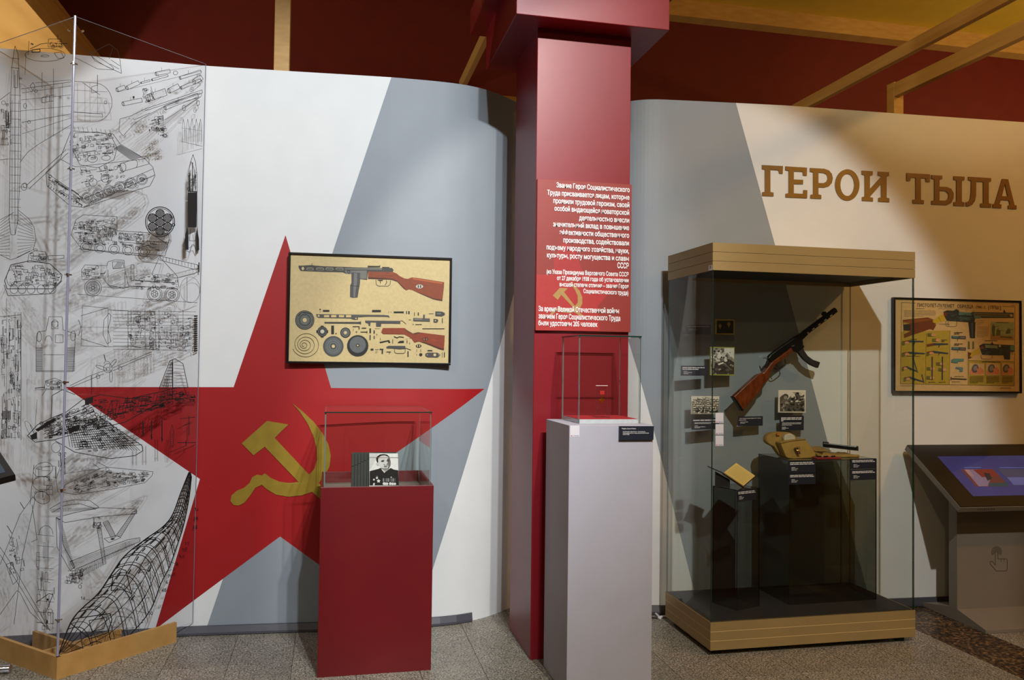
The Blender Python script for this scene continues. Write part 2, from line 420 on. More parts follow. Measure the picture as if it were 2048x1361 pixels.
beam('timber_board', [('board', (.80, 5.55, 0), (1.75, 5.6, 3.415))], 'tan upright board standing behind the wall beside the red column')

# ================================================================== COLUMN
col = thing('column', 'square red column with a stepped capital in front of the wall', 'column', (1.30, 4.41, 0))
mb = MB(); mb.box((1.039, 4.161, 0), (1.565, 4.662, 3.33), MT['column']); mb.build('shaft', col, bevel=.003)
mb = MB(); mb.box((.889, 4.015, 3.325), (1.724, 4.852, 3.57), MT['column']); mb.build('capital', col, bevel=.003)
mb = MB(); mb.box((.802, 3.93, 3.568), (1.81, 4.94, 3.72), MT['column']); mb.build('abacus', col, bevel=.003)
mb = MB(); mb.box((.93, 4.06, 3.72), (1.68, 4.80, 5.12), MT['column']); mb.build('upper_shaft', col)

# --- text panel on the column
PY = 4.140
tp = thing('text_panel', 'red text panel with white lettering hung on the column', 'panel', (1.3, PY+.01, 1.6))
c4 = [at_y(1075.5, 357, PY), at_y(1263.3, 369.5, PY), at_y(1261.3, 665, PY), at_y(1070.8, 661, PY)]
x0 = (c4[0].x+c4[3].x)/2; x1 = (c4[1].x+c4[2].x)/2; zt = (c4[0].z+c4[1].z)/2; zb = (c4[2].z+c4[3].z)/2
mb = MB(); mb.box((x0, PY, zb), (x1, PY+.019, zt), MT['panelred']); mb.build('board', tp, bevel=.0015)
a = Art((x0, PY, zb), (0, 1, 0)).frame(1040, 340, 4.0)
a.poly([(132, 838), (275, 838), (270, 722), (325, 612), (345, 580), (440, 640), (480, 760), (510, 838), (850, 842), (620, 1090), (640, 1290), (126, 1284)], (166, 38, 36))
a.poly([(275, 722), (345, 590), (430, 690), (492, 800), (330, 838), (268, 838)], (160, 38, 36))
G = (164, 130, 70)
a.poly([(395, 895), (440, 925), (478, 970), (498, 1020), (498, 1070), (480, 1110), (460, 1130), (510, 1168), (480, 1170), (430, 1135), (395, 1148), (340, 1140), (300, 1125), (270, 1150), (240, 1165), (248, 1140), (285, 1118), (320, 1095), (350, 1108), (395, 1112), (425, 1100),
        (330, 1000), (302, 1040), (262, 1005), (318, 945), (382, 948), (352, 978), (440, 1090), (462, 1060), (462, 1010), (440, 960)], G)
a.build('printed_star', tp)
TXT = [('Звание Героя Социалистического', 292, 877, 139, 179, 30), ('Труда присваивается лицам, которые', 218, 876, 199, 240, 30), ('проявили трудовой героизм, своей', 267, 875, 265, 301, 30),
       ('особой выдающейся новаторской', 276, 874, 326, 362, 30), ('деятельностью внесли', 473, 874, 402, 423, 30), ('значительный вклад в повышение', 264, 873, 452, 483, 30), ('эффективности общественного', 316, 873, 516, 544, 30),
       ('производства, содействовали', 347, 872, 580, 606, 30), ('подъему народного хозяйства, науки,', 213, 872, 636, 669, 30), ('культуры, росту могущества и славы', 216, 871, 700, 729, 30), ('СССР', 779, 870, 786, 790, 34),
       ('(из Указа Президиума Верховного Совета СССР', 213, 869, 830, 854, 26), ('от 27 декабря 1938 года об установлении', 296, 869, 881, 901, 26), ('высшей степени отличия – звания Героя', 317, 868, 932, 949, 26), ('Социалистического труда)', 508, 867, 986, 1002, 26),
       ('За время Великой Отечественной войны', 148, 792, 1130, 1149, 31), ('званием Героя Социалистического Труда', 148, 802, 1188, 1208, 31), ('были удостоены 205 человек', 147, 620, 1244, 1257, 31)]
for i, (t, xa, xb, ya, yb, h) in enumerate(TXT):
    a2 = Art((x0, PY, zb), (0, 1, 0), .003).frame(1040, 340, 4.0)
    text_px(a2, t, xa, xb, ya, h*1.28, MT['textwhite'], .02, yb1=yb)
    a2.build('text_line', tp)

# ================================================================== WALL LETTERING
lt = thing('wall_lettering', 'gold slab serif lettering reading ГЕРОИ ТЫЛА on the wall', 'lettering', (3.6, 4.64, 2.5))
def lpx(x, y): return wall_pt(1500+x/3.737, 290+y/3.737, .006)
def ellp(cx, cy, rx, ry, n=36): return [(cx+rx*cos(2*pi*i/n), cy+ry*sin(2*pi*i/n)) for i in range(n)]
LET = [([(90,150),(247,158),(245,215),(220,213),(213,188),(153,185),(153,352),(177,357),(177,384),(92,381),(92,354),(112,350),(112,185),(90,180)], None),
 ([(265,160),(427,170),(425,230),(398,228),(395,200),(328,196),(328,258),(398,261),(397,293),(328,291),(328,362),(398,366),(400,337),(429,339),(428,398),(267,391),(267,365),(290,361),(290,192),(265,187)], None),
 ([(449,172),(555,178),(590,190),(612,215),(620,250),(612,285),(590,308),(555,318),(512,316),(512,370),(534,375),(534,403),(453,399),(453,373),(473,369),(473,204),(449,199)], [(512,206),(550,209),(570,218),(580,235),(581,255),(572,275),(550,286),(512,284)]),
 (ellp(728, 299, 91, 117), ellp(728, 299, 52, 83)),
 ([(836,192),(918,197),(918,225),(897,230),(897,330),(980,240),(980,232),(958,228),(958,199),(1040,204),(1040,232),(1022,236),(1022,395),(1042,400),(1042,428),(960,424),(960,396),(981,392),(981,292),(898,385),(898,390),(920,395),(920,422),(838,417),(838,390),(858,386),(858,226),(836,220)], None),
 ([(1172,210),(1346,220),(1344,278),(1318,276),(1314,250),(1278,248),(1278,410),(1300,414),(1300,441),(1218,437),(1218,410),(1240,406),(1240,246),(1202,244),(1198,270),(1172,269)], None),
 ([(1357,225),(1438,230),(1438,255),(1417,259),(1417,312),(1470,314),(1505,328),(1524,362),(1522,400),(1505,435),(1470,450),(1358,445),(1358,418),(1380,414),(1380,256),(1357,252)], [(1417,342),(1462,345),(1482,360),(1487,382),(1480,405),(1460,417),(1417,415)]),
 ([(1524,233),(1604,238),(1604,264),(1584,268),(1584,424),(1604,430),(1604,458),(1524,454),(1524,427),(1545,422),(1545,264),(1524,260)], None),
 ([(1634,238),(1803,248),(1803,274),(1785,278),(1785,436),(1804,441),(1804,469),(1724,465),(1724,438),(1745,433),(1745,277),(1692,274),(1690,380),(1682,420),(1662,448),(1635,460),(1616,458),(1616,428),(1636,422),(1648,400),(1653,360),(1655,268),(1634,264)], None),
 ([(1886,254),(1930,257),(1978,450),(1994,453),(1993,481),(1931,477),(1931,452),(1944,448),(1936,415),(1876,412),(1866,443),(1880,447),(1880,473),(1816,470),(1816,442),(1832,438)], [(1906,290),(1928,385),(1884,383)])]
def ring_poly(outer, inner):
    if inner is None: return outer
    k, l = min(((i, j) for i in range(len(outer)) for j in range(len(inner))), key=lambda t: hypot(outer[t[0]][0]-inner[t[1]][0], outer[t[0]][1]-inner[t[1]][1]))
    area = lambda P: sum(a[0]*b[1]-b[0]*a[1] for a, b in zip(P, P[1:]+P[:1]))
    if area(outer)*area(inner) > 0: inner = inner[::-1]; l = len(inner)-1-l
    return outer[:k+1]+inner[l:]+inner[:l+1]+outer[k:]
for outer, inner in LET:
    pts = [lpx(*p) for p in ring_poly(outer, inner)]
    mb = MB(); mb.prism(pts, (0, .005, 0), MT['letter']); mb.build('letter', lt)

# ================================================================== GLASS BOXES
def pane(name, parent, lo, hi, edge='edge', mat='glass'):
    """thin sheet of glass: big faces clear, the narrow edges tinted"""
    mb = MB(); (x0, y0, z0), (x1, y1, z1) = lo, hi
    P = [(x0, y0, z0), (x1, y0, z0), (x1, y1, z0), (x0, y1, z0), (x0, y0, z1), (x1, y0, z1), (x1, y1, z1), (x0, y1, z1)]
    fs = {'z': [(3, 2, 1, 0), (4, 5, 6, 7)], 'y': [(0, 1, 5, 4), (2, 3, 7, 6)], 'x': [(1, 2, 6, 5), (3, 0, 4, 7)]}
    d = {'x': x1-x0, 'y': y1-y0, 'z': z1-z0}; thin = min(d, key=d.get)
    for k in fs: mb.faces(P, fs[k], MT[mat] if k == thin else MT[edge])
    return mb.build(name, parent)
def glass_cover(t, x0, x1, y0, y1, z0, z1, th=.006, edge='edgegrey', over=.003):
    pane('pane', t, (x0, y0, z0), (x1, y0+th, z1), edge); pane('pane', t, (x0, y1-th, z0), (x1, y1, z1), edge)
    pane('pane', t, (x0, y0+th, z0), (x0+th, y1-th, z1), edge); pane('pane', t, (x1-th, y0+th, z0), (x1, y1-th, z1), edge)
    pane('lid', t, (x0-over, y0-over, z1), (x1+over, y1+over, z1+th), 'edge')

# ================================================================== RED PLINTH WITH PORTRAIT
RX0, RX1, RY0, RY1, RZ = -.038, .517, 4.118, 4.70, .922
rp = thing('plinth', 'low dark red plinth in front of the star', 'plinth', ((RX0+RX1)/2, (RY0+RY1)/2, 0))
mb = MB(); R0 = .012; rz = RZ-.062
o4 = [(RX0, RY0), (RX1, RY0), (RX1, RY1), (RX0, RY1)]; i4 = [(RX0+R0, RY0+R0), (RX1-R0, RY0+R0), (RX1-R0, RY1-R0), (RX0+R0, RY1-R0)]
pts = [(x, y, 0) for x, y in o4]+[(x, y, RZ) for x, y in o4]+[(x, y, RZ) for x, y in i4]+[(x, y, rz) for x, y in i4]
fs = [(3, 2, 1, 0)]
for i in range(4):
    j = (i+1) % 4; fs += [(i, j, 4+j, 4+i), (4+i, 4+j, 8+j, 8+i), (8+i, 8+j, 12+j, 12+i)]
mb.faces(pts, fs, MT['plinth']); mb.build('body', rp, bevel=.0012)
mb = MB(); mb.faces([(x, y, rz+.001) for x, y in i4]+[(x, y, rz-.004) for x, y in i4], [(0, 1, 2, 3), (4, 5, 1, 0), (5, 6, 2, 1), (6, 7, 3, 2), (7, 4, 0, 3)], flat((122, 116, 106))); mb.build('recess_floor', rp)
gc = thing('glass_cover', 'glass cover standing in the top of the red plinth', 'glass cover', (.24, 4.4, rz+.001))
glass_cover(gc, RX0+.014, RX1-.014, RY0+.014, RY1-.04, rz+.001, 1.286)
# folded dark grey card with flaps, standing behind the portrait
FZ = rz+.0012
Pc = Vector((.1, 4.20, FZ)); nc = Vector((0, 1, 0))
cd = thing('folder', 'dark grey ribbed folder standing beside the portrait photograph', 'folder', (.13, 4.205, FZ))
def pq(x, y, Y): return at_y(690+x/15.12, 890+y/15.12, Y)
bl = pq(182, 1222, 4.205); tr = pq(735, 232, 4.205)
xr = pq(1600, 260, 4.205).x-.01
mb = MB(); mb.box((bl.x, 4.205, FZ), (xr, 4.209, tr.z), flat((58, 60, 58))); mb.build('back_sheet', cd)
st = (tr.x-bl.x)/5.7
for i in range(6):
    xa = bl.x+i*st; w = st*.86 if i < 5 else st*.6
    zs = pq(0, 655-i*42, 4.2).z
    mb = MB(); mb.box((xa+.001, 4.199, FZ), (xa+w, 4.205, zs-.0012), flat((60, 62, 60))); mb.build('flap', cd)
    mb = MB(); mb.box((xa+.001, 4.199, zs+.0012), (xa+w, 4.205, tr.z-.006), flat((60, 62, 60))); mb.build('flap', cd)
# portrait photograph (leans back slightly)
PP = 4.188
ph = thing('portrait_photograph', 'black and white portrait photograph of a person in a dark jacket with medals', 'photograph', (.3, PP, FZ))
b0 = pq(742, 1240, PP); b1 = pq(1640, 1240, PP); t0 = pq(735, 258, PP); t1 = pq(1598, 268, PP)
mb = MB(); mb.prism([(b0.x, PP, FZ), (b1.x, PP, FZ), (t1.x, PP, t1.z), (t0.x, PP, t0.z)], (0, .003, 0), flat((228, 228, 226))); mb.build('print', ph)
a = Art((0, PP, 0), (0, 1, 0), .0004).frame(690, 890, 15.12)
DK = (24, 20, 22); SK = (206, 206, 204)
a.poly([(735, 262), (1000, 262), (960, 420), (900, 500), (830, 640), (745, 760)], (206, 206, 206))
a.poly([(742, 1236), (745, 800), (800, 785), (1000, 735), (1085, 700), (1180, 850), (1250, 800), (1385, 705), (1480, 755), (1610, 775), (1628, 1236)], DK)
a.poly([(1090, 690), (1100, 740), (1130, 790), (1185, 858), (1215, 815), (1340, 735), (1340, 640)], (150, 148, 146))
a.poly([(1098, 745), (1120, 740), (1215, 820), (1195, 855)], (214, 212, 210))
a.poly([(985, 560), (950, 545), (944, 590), (965, 640), (1010, 645), (1030, 610)], (190, 188, 186))
a.poly([(1000, 420), (1060, 330), (1180, 300), (1290, 330), (1350, 400), (1375, 470), (1382, 560), (1375, 640), (1330, 710), (1250, 745), (1160, 740), (1090, 700), (1040, 640), (1005, 560)], SK)
a.poly([(1300, 400), (1350, 400), (1378, 480), (1384, 560), (1375, 640), (1335, 708), (1290, 735), (1310, 640), (1285, 560), (1300, 500), (1270, 460)], (110, 104, 104))
a.poly([(1090, 700), (1160, 715), (1260, 715), (1330, 700), (1290, 738), (1200, 752), (1140, 740)], (120, 116, 114))
a.poly([(985, 560), (950, 490), (940, 400), (985, 340), (1060, 295), (1180, 284), (1270, 300), (1330, 350), (1360, 420), (1300, 360), (1200, 322), (1100, 335), (1040, 370), (1000, 430), (1005, 530)], DK)
a.poly([(1080, 510), (1120, 480), (1190, 478), (1180, 510), (1120, 528)], (40, 36, 36))
a.poly([(1245, 500), (1290, 470), (1340, 470), (1330, 505), (1280, 512)], (36, 32, 32))
a.poly([(1075, 490), (1130, 462), (1195, 462), (1190, 474), (1130, 476)], (70, 66, 66))
a.poly([(1240, 480), (1290, 448), (1345, 452), (1345, 466), (1290, 464)], (40, 36, 36))
a.poly([(1165, 600), (1190, 585), (1200, 620), (1260, 630), (1290, 600), (1275, 540), (1290, 640), (1200, 640)], (90, 86, 86))
a.poly([(1160, 665), (1210, 652), (1290, 660), (1250, 682), (1190, 680)], (52, 46, 46))
a.line([(735, 388), (1600, 395)], 14, (110, 84, 76))
for x, y, r in ((965, 1005, 32), (875, 1058, 28), (1180, 1180, 42), (1270, 1185, 40), (1370, 1180, 42), (1440, 1185, 40), (1510, 1185, 36), (1225, 1185, 38)): a.ell(x, y, r, r*1.05, (216, 216, 214), 12)
a.ell(875, 1195, 28, 42, (214, 214, 212), 12, .4); a.rect(940, 940, 1000, 975, (90, 90, 90)); a.ell(1398, 985, 26, 16, (200, 200, 200), 10)
def star_pts(cx, cy, R, r=.45, rot=-pi/2, n=5): return [(cx+(R if i % 2 == 0 else R*r)*cos(rot+pi*i/n), cy+(R if i % 2 == 0 else R*r)*sin(rot+pi*i/n)) for i in range(2*n)]
a.poly(star_pts(1015, 1098, 62, .55), (222, 222, 220))
for i in range(8):
    x = 1140+i*50; a.poly([(x, 1020), (x+34, 1015), (x+38, 1120), (x+6, 1125)], ((150, 150, 150), (84, 84, 84), (120, 120, 120))[i % 3])
a.build('portrait_print', ph)

# ================================================================== WHITE PEDESTAL WITH MEDAL
WY0, WY1 = 3.653, 4.068
zt = at_y(1139.8, 851.5, WY0).z; wx0 = at_y(1136, 1100, WY0).x; wx1 = at_y(1304.6, 1100, WY0).x
wp = thing('pedestal', 'tall white pedestal in front of the red column', 'pedestal', ((wx0+wx1)/2, 3.86, 0))
mb = MB(); mb.box((wx0, WY0, 0), (wx1, WY1, zt), MT['pedwhite']); mb.build('body', wp, bevel=.0015)
gf = at_z(1156.7, 848, zt); gx0 = gf.x; gy0 = gf.y; gx1 = at_y(1280.5, 848, gy0).x; gzt = at_y(1157, 673, gy0).z
gy1 = min(WY1-.02, gy0+.36)
mb = MB(); mb.box((gx0+.008, gy0+.008, zt), (gx1-.008, gy1-.008, zt+.020), flat((196, 200, 208))); bd = mb.build('display_board', wp)
mb = MB(); mb.box((gx0+.009, gy0+.009, zt+.020), (gx1-.009, gy1-.009, zt+.0215), MT['redcloth']); mb.build('cloth_cover', bd)
gw = thing('glass_cover', 'tall glass cover over the medal on the white pedestal', 'glass cover', ((gx0+gx1)/2, (gy0+gy1)/2, zt))
glass_cover(gw, gx0, gx1, gy0, gy1, zt+.0002, gzt, .007)
# bent acrylic holder and medal
MY = (gy0+gy1)/2-.03
def mp(x, y, Y=None): return at_y(1180+x/13.61, 750+y/13.61, MY if Y is None else Y)
hl = mp(150, 300); hr = mp(475, 300); hb = mp(150, 890)
zc = zt+.0216
ah = thing('acrylic_holder', 'small bent clear acrylic holder carrying the medal', 'holder', (hl.x, MY, zc))
mb = MB(); th = .003; secs = [(MY-.002+.05, zc), (MY-.045, zc), (MY-.045, zc+th), (MY-.004, hb.z), (MY-.004, hl.z), (MY-.001, hl.z), (MY-.001, hb.z-.002), (MY-.038, zc+th), (MY+.048, zc+th)]
mb.prism([(hl.x, y, z) for y, z in secs], (hr.x-hl.x, 0, 0), MT['acedge'], MT['acrylic']); fixn(mb.build('bent_sheet', ah))
mb = MB(); mb.box((hl.x, MY-.0045, hl.z-.0005), (hr.x, MY-.0005, hl.z+.0022), flat((236, 220, 210), .2)); mb.build('top_edge', ah)
md = thing('medal', 'gold star medal hanging from a small red ribbon block', 'medal', (mp(330, 560).x, MY-.01, mp(330, 560).z))
r0 = mp(272, 440, MY-.012); r1 = mp(395, 540, MY-.012)
mb = MB(); mb.box((r0.x, MY-.012, r1.z), (r1.x, MY-.0045, r0.z), flat((186, 22, 22))); mb.build('ribbon', md, bevel=.0008)
mb = MB(); c = mp(322, 700, MY-.012); R = .020
sp = [(c.x+(R if i % 2 == 0 else R*.42)*cos(pi/2+pi*i/5), MY-.010, c.z+(R if i % 2 == 0 else R*.42)*sin(pi/2+pi*i/5)) for i in range(10)]
mb.faces(sp+[(c.x, MY-.016, c.z), (c.x, MY-.006, c.z)], [(i, (i+1) % 10, 10) for i in range(10)]+[((i+1) % 10, i, 11) for i in range(10)], MT['gilt']); mb.build('star', md)
mb = MB(); mb.tube([(c.x, MY-.010, r1.z), (c.x+.002, MY-.010, (r1.z+c.z+R)/2), (c.x, MY-.010, c.z+R*.9)], .0018, MT['gilt'], 6); mb.build('link', md)
for dz in (.25, .95):
    mb = MB(); z = r0.z+(r1.z-r0.z)*dz; mb.tube([(r0.x-.001, MY-.013, z), (r0.x-.001, MY-.005, z)], .0022, MT['gilt'], 8); mb.build('stud', md)

# ---- caption plaques: thin navy boards with white print
def cap_plaque(label, P, n, px, rows, depth=.005, group=None, cat='plaque'):
    """px: TL,TR,BR,BL pixel corners on the plane (P,n); rows: list of (kind,...) in fractions of the plaque"""
    n = Vector(n).normalized()
    if n.dot(EYE-Vector(P)) < 0: n = -n
    c = [on(x, y, Vector(P)+n*depth, n) for x, y in px]
    t = thing('caption_plaque', label, cat, tuple((c[2]+c[3])/2), group)
    mb = MB(); mb.prism(c, tuple(-n*depth*.96), MT['plaque']); fixn(mb.build('board', t))
    a = Art(Vector(P)+n*depth, n, .0003)
    (ax, ay), (bx, by), (cx, cy), (dx, dy) = px
    def f(u, v): return (ax+(bx-ax)*u+(dx-ax)*v, ay+(by-ay)*u+(dy-ay)*v)
    W_ = hypot(bx-ax, by-ay); H_ = hypot(dx-ax, dy-ay); sl = (by-ay)/(bx-ax)
    for k, (kind, u0, u1, v, h, txt) in enumerate(rows):
        x, y = f(u0, v); x2, y2 = f(u1, v); hh = h*H_
        if kind == 'T': text_px(a, txt, x, x2, y, hh, MT['textwhite'], .012, yb1=y2)
        else: a.bars(x, y-hh, x2, 1, 1, hh, (196, 198, 204) if kind == 'b' else (226, 226, 230), seed=k+int(ax), last=1, slope=sl)
    o = a.build('printed_text', t); o['kind'] = 'stuff'
    return t
cap_plaque('navy plaque on the top edge of the white pedestal', (0, WY0, 0), (0, 1, 0), [(1239, 853.1), (1308, 853.1), (1306.8, 880.5), (1238.6, 880.9)],
    [('T', .07, .48, .21, .085, 'Медаль «Серп и Молот»'), ('T', .10, .75, .42, .065, 'Золотая медаль «Серп и Молот» – знак отличия для'), ('T', .10, .85, .52, .065, 'Героев Социалистического Труда, учреждена 22 мая 1940 года'), ('T', .10, .29, .62, .065, 'Музей Победы')], .012)
def sticker(label, P, n, px, th=.0006, name='sticker', print_=None):
    n = Vector(n).normalized()
    if n.dot(EYE-Vector(P)) < 0: n = -n
    c = [on(x, y, Vector(P)+n*(th+.0002), n) for x, y in px]
    t = thing(name, label, 'sticker', tuple((c[2]+c[3])/2))
    mb = MB(); mb.prism(c, tuple(-n*th), MT['sticker']); fixn(mb.build('sheet', t))
    a = Art(Vector(P)+n*(th+.0002), n, .0003)
    if print_: print_(a)
    if a.mb.f: a.build('printed_mark', t)
    return t
def travel(x0, x1, y, h):
    def f(a):
        text_px(a, 'TRAVEL', x0+(x1-x0)*.35, x1-(x1-x0)*.06, y, h, flat((44, 92, 160)), .012)
        a.rect(x0+(x1-x0)*.08, y-h*.8, x0+(x1-x0)*.24, y, (206, 60, 60))
    return f
sticker('white sticker on the corner of the white pedestal', (0, WY0, 0), (0, 1, 0), [(1140.7, 852), (1159, 852), (1158.8, 874), (1140.4, 874)], print_=travel(1140.5, 1159, 872.8, 1.9))

# ================================================================== ACRYLIC SCREEN WITH LINE DRAWINGS
AC = Vector((-1.258, 4.342, 0)); AZ0, AZ1 = .07, 3.222
dR = Vector((cos(radians(44.6)), sin(radians(44.6)), 0)); dL = Vector((cos(radians(136.8)), sin(radians(136.8)), 0))
lenR = (4.868-AC.y)/dR.y; lenL = .72
nR = Vector((dR.y, -dR.x, 0)); nL = Vector((-dL.y, dL.x, 0))     # both face the camera
if nL.y > 0: nL = -nL
scr = thing('acrylic_screen', 'clear acrylic corner screen printed with black technical drawings', 'screen', tuple(AC))
panels = {}
for key, d, n, ln in (('R', dR, nR, lenR), ('L', dL, nL, lenL)):
    mb = MB(); a0 = AC+Vector((0, 0, AZ0)); b0 = AC+d*ln+Vector((0, 0, AZ0)); up = Vector((0, 0, AZ1-AZ0)); t = -n*.006
    P = [a0, b0, b0+up, a0+up, a0+t, b0+t, b0+up+t, a0+up+t]
    mb.faces(P, [(0, 1, 2, 3), (7, 6, 5, 4)], MT['acrylic']); mb.faces(P, [(0, 4, 5, 1), (1, 5, 6, 2), (2, 6, 7, 3), (3, 7, 4, 0)], MT['acedge'])
    panels[key] = fixn(mb.build('acrylic_panel', scr))
mb = MB(); mb.tube([AC+Vector((0, -.004, AZ0)), AC+Vector((0, -.004, AZ1))], .006, MT['acedge'], 8); mb.build('corner_profile', scr)
for py in (128, 338, 550, 765, 980, 1240):
    c = on(148.5-(py-40)*.0259, py, AC, Vector((0, 1, 0)))
    mb = MB()
    for d in (dR, dL): mb.tube([Vector((AC.x, AC.y-.012, c.z)), Vector((AC.x, AC.y-.012, c.z))+d*.02], .004, MT['chrome'], 8)
    mb.tube([Vector((AC.x, AC.y-.012, c.z-.006)), Vector((AC.x, AC.y-.012, c.z+.006))], .007, MT['chrome'], 8); mb.build('clip', scr)
for (x, y) in ((137, 60), (166, 62), (63, 88)):
    n, P0, key = (nR, AC, 'R') if x > 147 else (nL, AC, 'L')
    p = on(x, y, AC, n); mb = MB(); mb.tube([p+n*.003, p-n*.008], .005, MT['chrome'], 8); mb.build('screw', scr)
# MDF foot boards (from the floor corners seen in the photograph)
FC = at_z(113, 1361); FR = at_z(352.7, 1285); FL = FC+(at_z(0, 1319.6)-FC).normalized()*.72
bh = at_y(112.8, 1315.8, FC.y).z
for e in (FR, FL):
    d = (e-FC).normalized(); n = Vector((d.y, -d.x, 0)); n = n if n.y < 0 else -n
    mb = MB(); mb.prism([FC, e, e-n*.018, FC-n*.018+d*.0], (0, 0, bh), MT['mdf']); fixn(mb.build('foot_board', scr))
    # stand-in for the front board's reflection in the acrylic, built behind the panel
    o = -n*.16; mb = MB(); f = FC+o+d*.02; g = e+o-d*.22; mb.prism([f, g, g-n*.018, f-n*.018], (0, 0, bh*.92), MT['mdf']); fixn(mb.build('board_reflection', scr))

class Draw:
    """line drawing in photo pixels, split where it crosses the screen's corner"""
    def __init__(s, name, seed=0): s.name = name; s.q = {'R': MB(), 'L': MB()}; s.R = random.Random(seed)
    def seg(s, a, b, w):
        l = hypot(b[0]-a[0], b[1]-a[1])
        if l < .05: return
        nx, ny = -(b[1]-a[1])/l*w/2, (b[0]-a[0])/l*w/2
        mid = ((a[0]+b[0])/2, (a[1]+b[1])/2)
        key = 'R' if mid[0] > 148.5-(mid[1]-40)*.0259 else 'L'
        n = nR if key == 'R' else nL
        s.q[key].poly([on(x, y, AC+n*.0012, n) for x, y in ((a[0]+nx, a[1]+ny), (b[0]+nx, b[1]+ny), (b[0]-nx, b[1]-ny), (a[0]-nx, a[1]-ny))], MT['ink'])
    def L(s, *p, w=.9):
        for a, b in zip(p, p[1:]):
            k = max(1, int(abs(b[0]-a[0])/12)) if min(a[0], b[0]) < 152 and max(a[0], b[0]) > 110 else 1
            for i in range(k): s.seg((a[0]+(b[0]-a[0])*i/k, a[1]+(b[1]-a[1])*i/k), (a[0]+(b[0]-a[0])*(i+1)/k, a[1]+(b[1]-a[1])*(i+1)/k), w)
        return s
    def C(s, *p, w=.9): return s.L(*p, p[0], w=w)
    def fill(s, *p):
        m = sum(q[0] for q in p)/len(p); my = sum(q[1] for q in p)/len(p)
        key = 'R' if m > 148.5-(my-40)*.0259 else 'L'; n = nR if key == 'R' else nL
        s.q[key].poly([on(x, y, AC+n*.0011, n) for x, y in p], MT['ink']); return s
    def E(s, x, y, rx, ry=None, w=.9, a0=0, a1=360, rot=0, n=None):
        ry = rx if ry is None else ry; n = n or max(8, int(max(rx, ry)*.9)+6); r = radians(rot); pts = []
        for i in range(n+1):
            t = radians(a0+(a1-a0)*i/n); u, v = rx*cos(t), ry*sin(t); pts.append((x+u*cos(r)-v*sin(r), y+u*sin(r)+v*cos(r)))
        return s.L(*pts, w=w)
    def W(s, x, y, r, w=.9, spokes=6):
        for k in (1, .8, .45, .2): s.E(x, y, r*k, w=w)
        for i in range(spokes): t = 2*pi*i/spokes; s.L((x+r*.22*cos(t), y+r*.22*sin(t)), (x+r*.45*cos(t), y+r*.45*sin(t)), w=w)
        return s
    def Q(s, q, u, v):
        (a, b), (c, d), (e, f), (g, h) = q
        return (a*(1-u)*(1-v)+c*u*(1-v)+e*u*v+g*(1-u)*v, b*(1-u)*(1-v)+d*u*(1-v)+f*u*v+h*(1-u)*v)
    def G(s, q, n, w=.8, size=.16, dark=.1):
        dark *= .6
        """fill a quad with small mechanical detail: plates, rods, bolts"""
        R = s.R
        for i in range(n):
            u, v = R.random(), R.random(); du, dv = R.uniform(.02, size), R.uniform(.02, size); k = R.random()
            u1, v1 = min(1, u+du), min(1, v+dv); P = lambda a, b: s.Q(q, a, b)
            if k < .35: s.C(P(u, v), P(u1, v), P(u1, v1), P(u, v1), w=w)
            elif k < .6: s.L(P(u, v), P(min(1, u+du*2.2), v), w=w)
            elif k < .75: s.L(P(u, v), P(u, min(1, v+dv*2)), w=w)
            elif k < .9-dark*.3:
                c = P(u, v); s.E(c[0], c[1], R.uniform(1.2, 4.2), w=w, n=9)
            elif k < 1-dark: s.L(P(u, v), P(u1, v1), w=w)
            else: s.fill(P(u, v), P(min(1, u+du*.6), v), P(min(1, u+du*.6), min(1, v+dv*.3)), P(u, min(1, v+dv*.3)))
        return s
    def H(s, a, b, c, d, n, w=.7):
        """n strokes stepping from segment a-b to segment d-c"""
        for i in range(n+1):
            t = i/n; s.L((a[0]+(d[0]-a[0])*t, a[1]+(d[1]-a[1])*t), (b[0]+(c[0]-b[0])*t, b[1]+(c[1]-b[1])*t), w=w)
        return s
    def done(s):
        for k in 'RL':
            if s.q[k].f: o = s.q[k].build(s.name, panels[k]); o['kind'] = 'stuff'

# ---- left panel: aircraft plan view
d = Draw('printed_aircraft_plan', 1)
d.C((30, 92), (36, 108), (38, 150), (40, 190), (42, 300), (36, 440), (30, 470), (22, 470), (18, 440), (20, 300), (22, 180), (24, 130))
d.L((24, 116), (38, 118)).L((22, 135), (39, 137)).L((28, 140), (28, 175), (35, 176), (35, 140)).L((30, 150), (30, 470)).L((24, 200), (24, 440), w=.7).L((38, 200), (34, 450), w=.7)
for y in range(190, 460, 16): d.L((20, y), (42, y+1), w=.7)
d.L((42, 178), (142, 164)).L((44, 186), (142, 172), w=.7).L((70, 166), (142, 160), w=.7).L((42, 200), (142, 190), w=.7).L((42, 222), (142, 212), w=.7).L((44, 245), (142, 228)).L((44, 268), (142, 236), w=.7)
d.L((40, 325), (55, 305), (75, 290), (142, 250)).L((0, 200), (20, 185)).L((0, 320), (18, 318)).L((0, 290), (18, 290))
for x in (52, 70, 90, 107, 125): d.L((x, 178-(x-42)*.14), (x, 300-(x-42)*.4), w=.6)
d.C((84, 195), (107, 190), (107, 202), (84, 206)).L((92, 193), (92, 204)).L((99, 192), (99, 203)).L((107, 137), (107, 270)).L((84, 145), (84, 176)).C((60, 172), (66, 165), (70, 172), (66, 182)).E(50, 212, 3, 5).E(72, 182, 3).E(58, 244, 3)
d.G(((2, 205), (22, 205), (22, 290), (2, 290)), 40, size=.3)
d.L((0, 440), (28, 425), w=.8).L((36, 420), (58, 438), (68, 455), (72, 480), (66, 500), (36, 515), (22, 520), (0, 510))
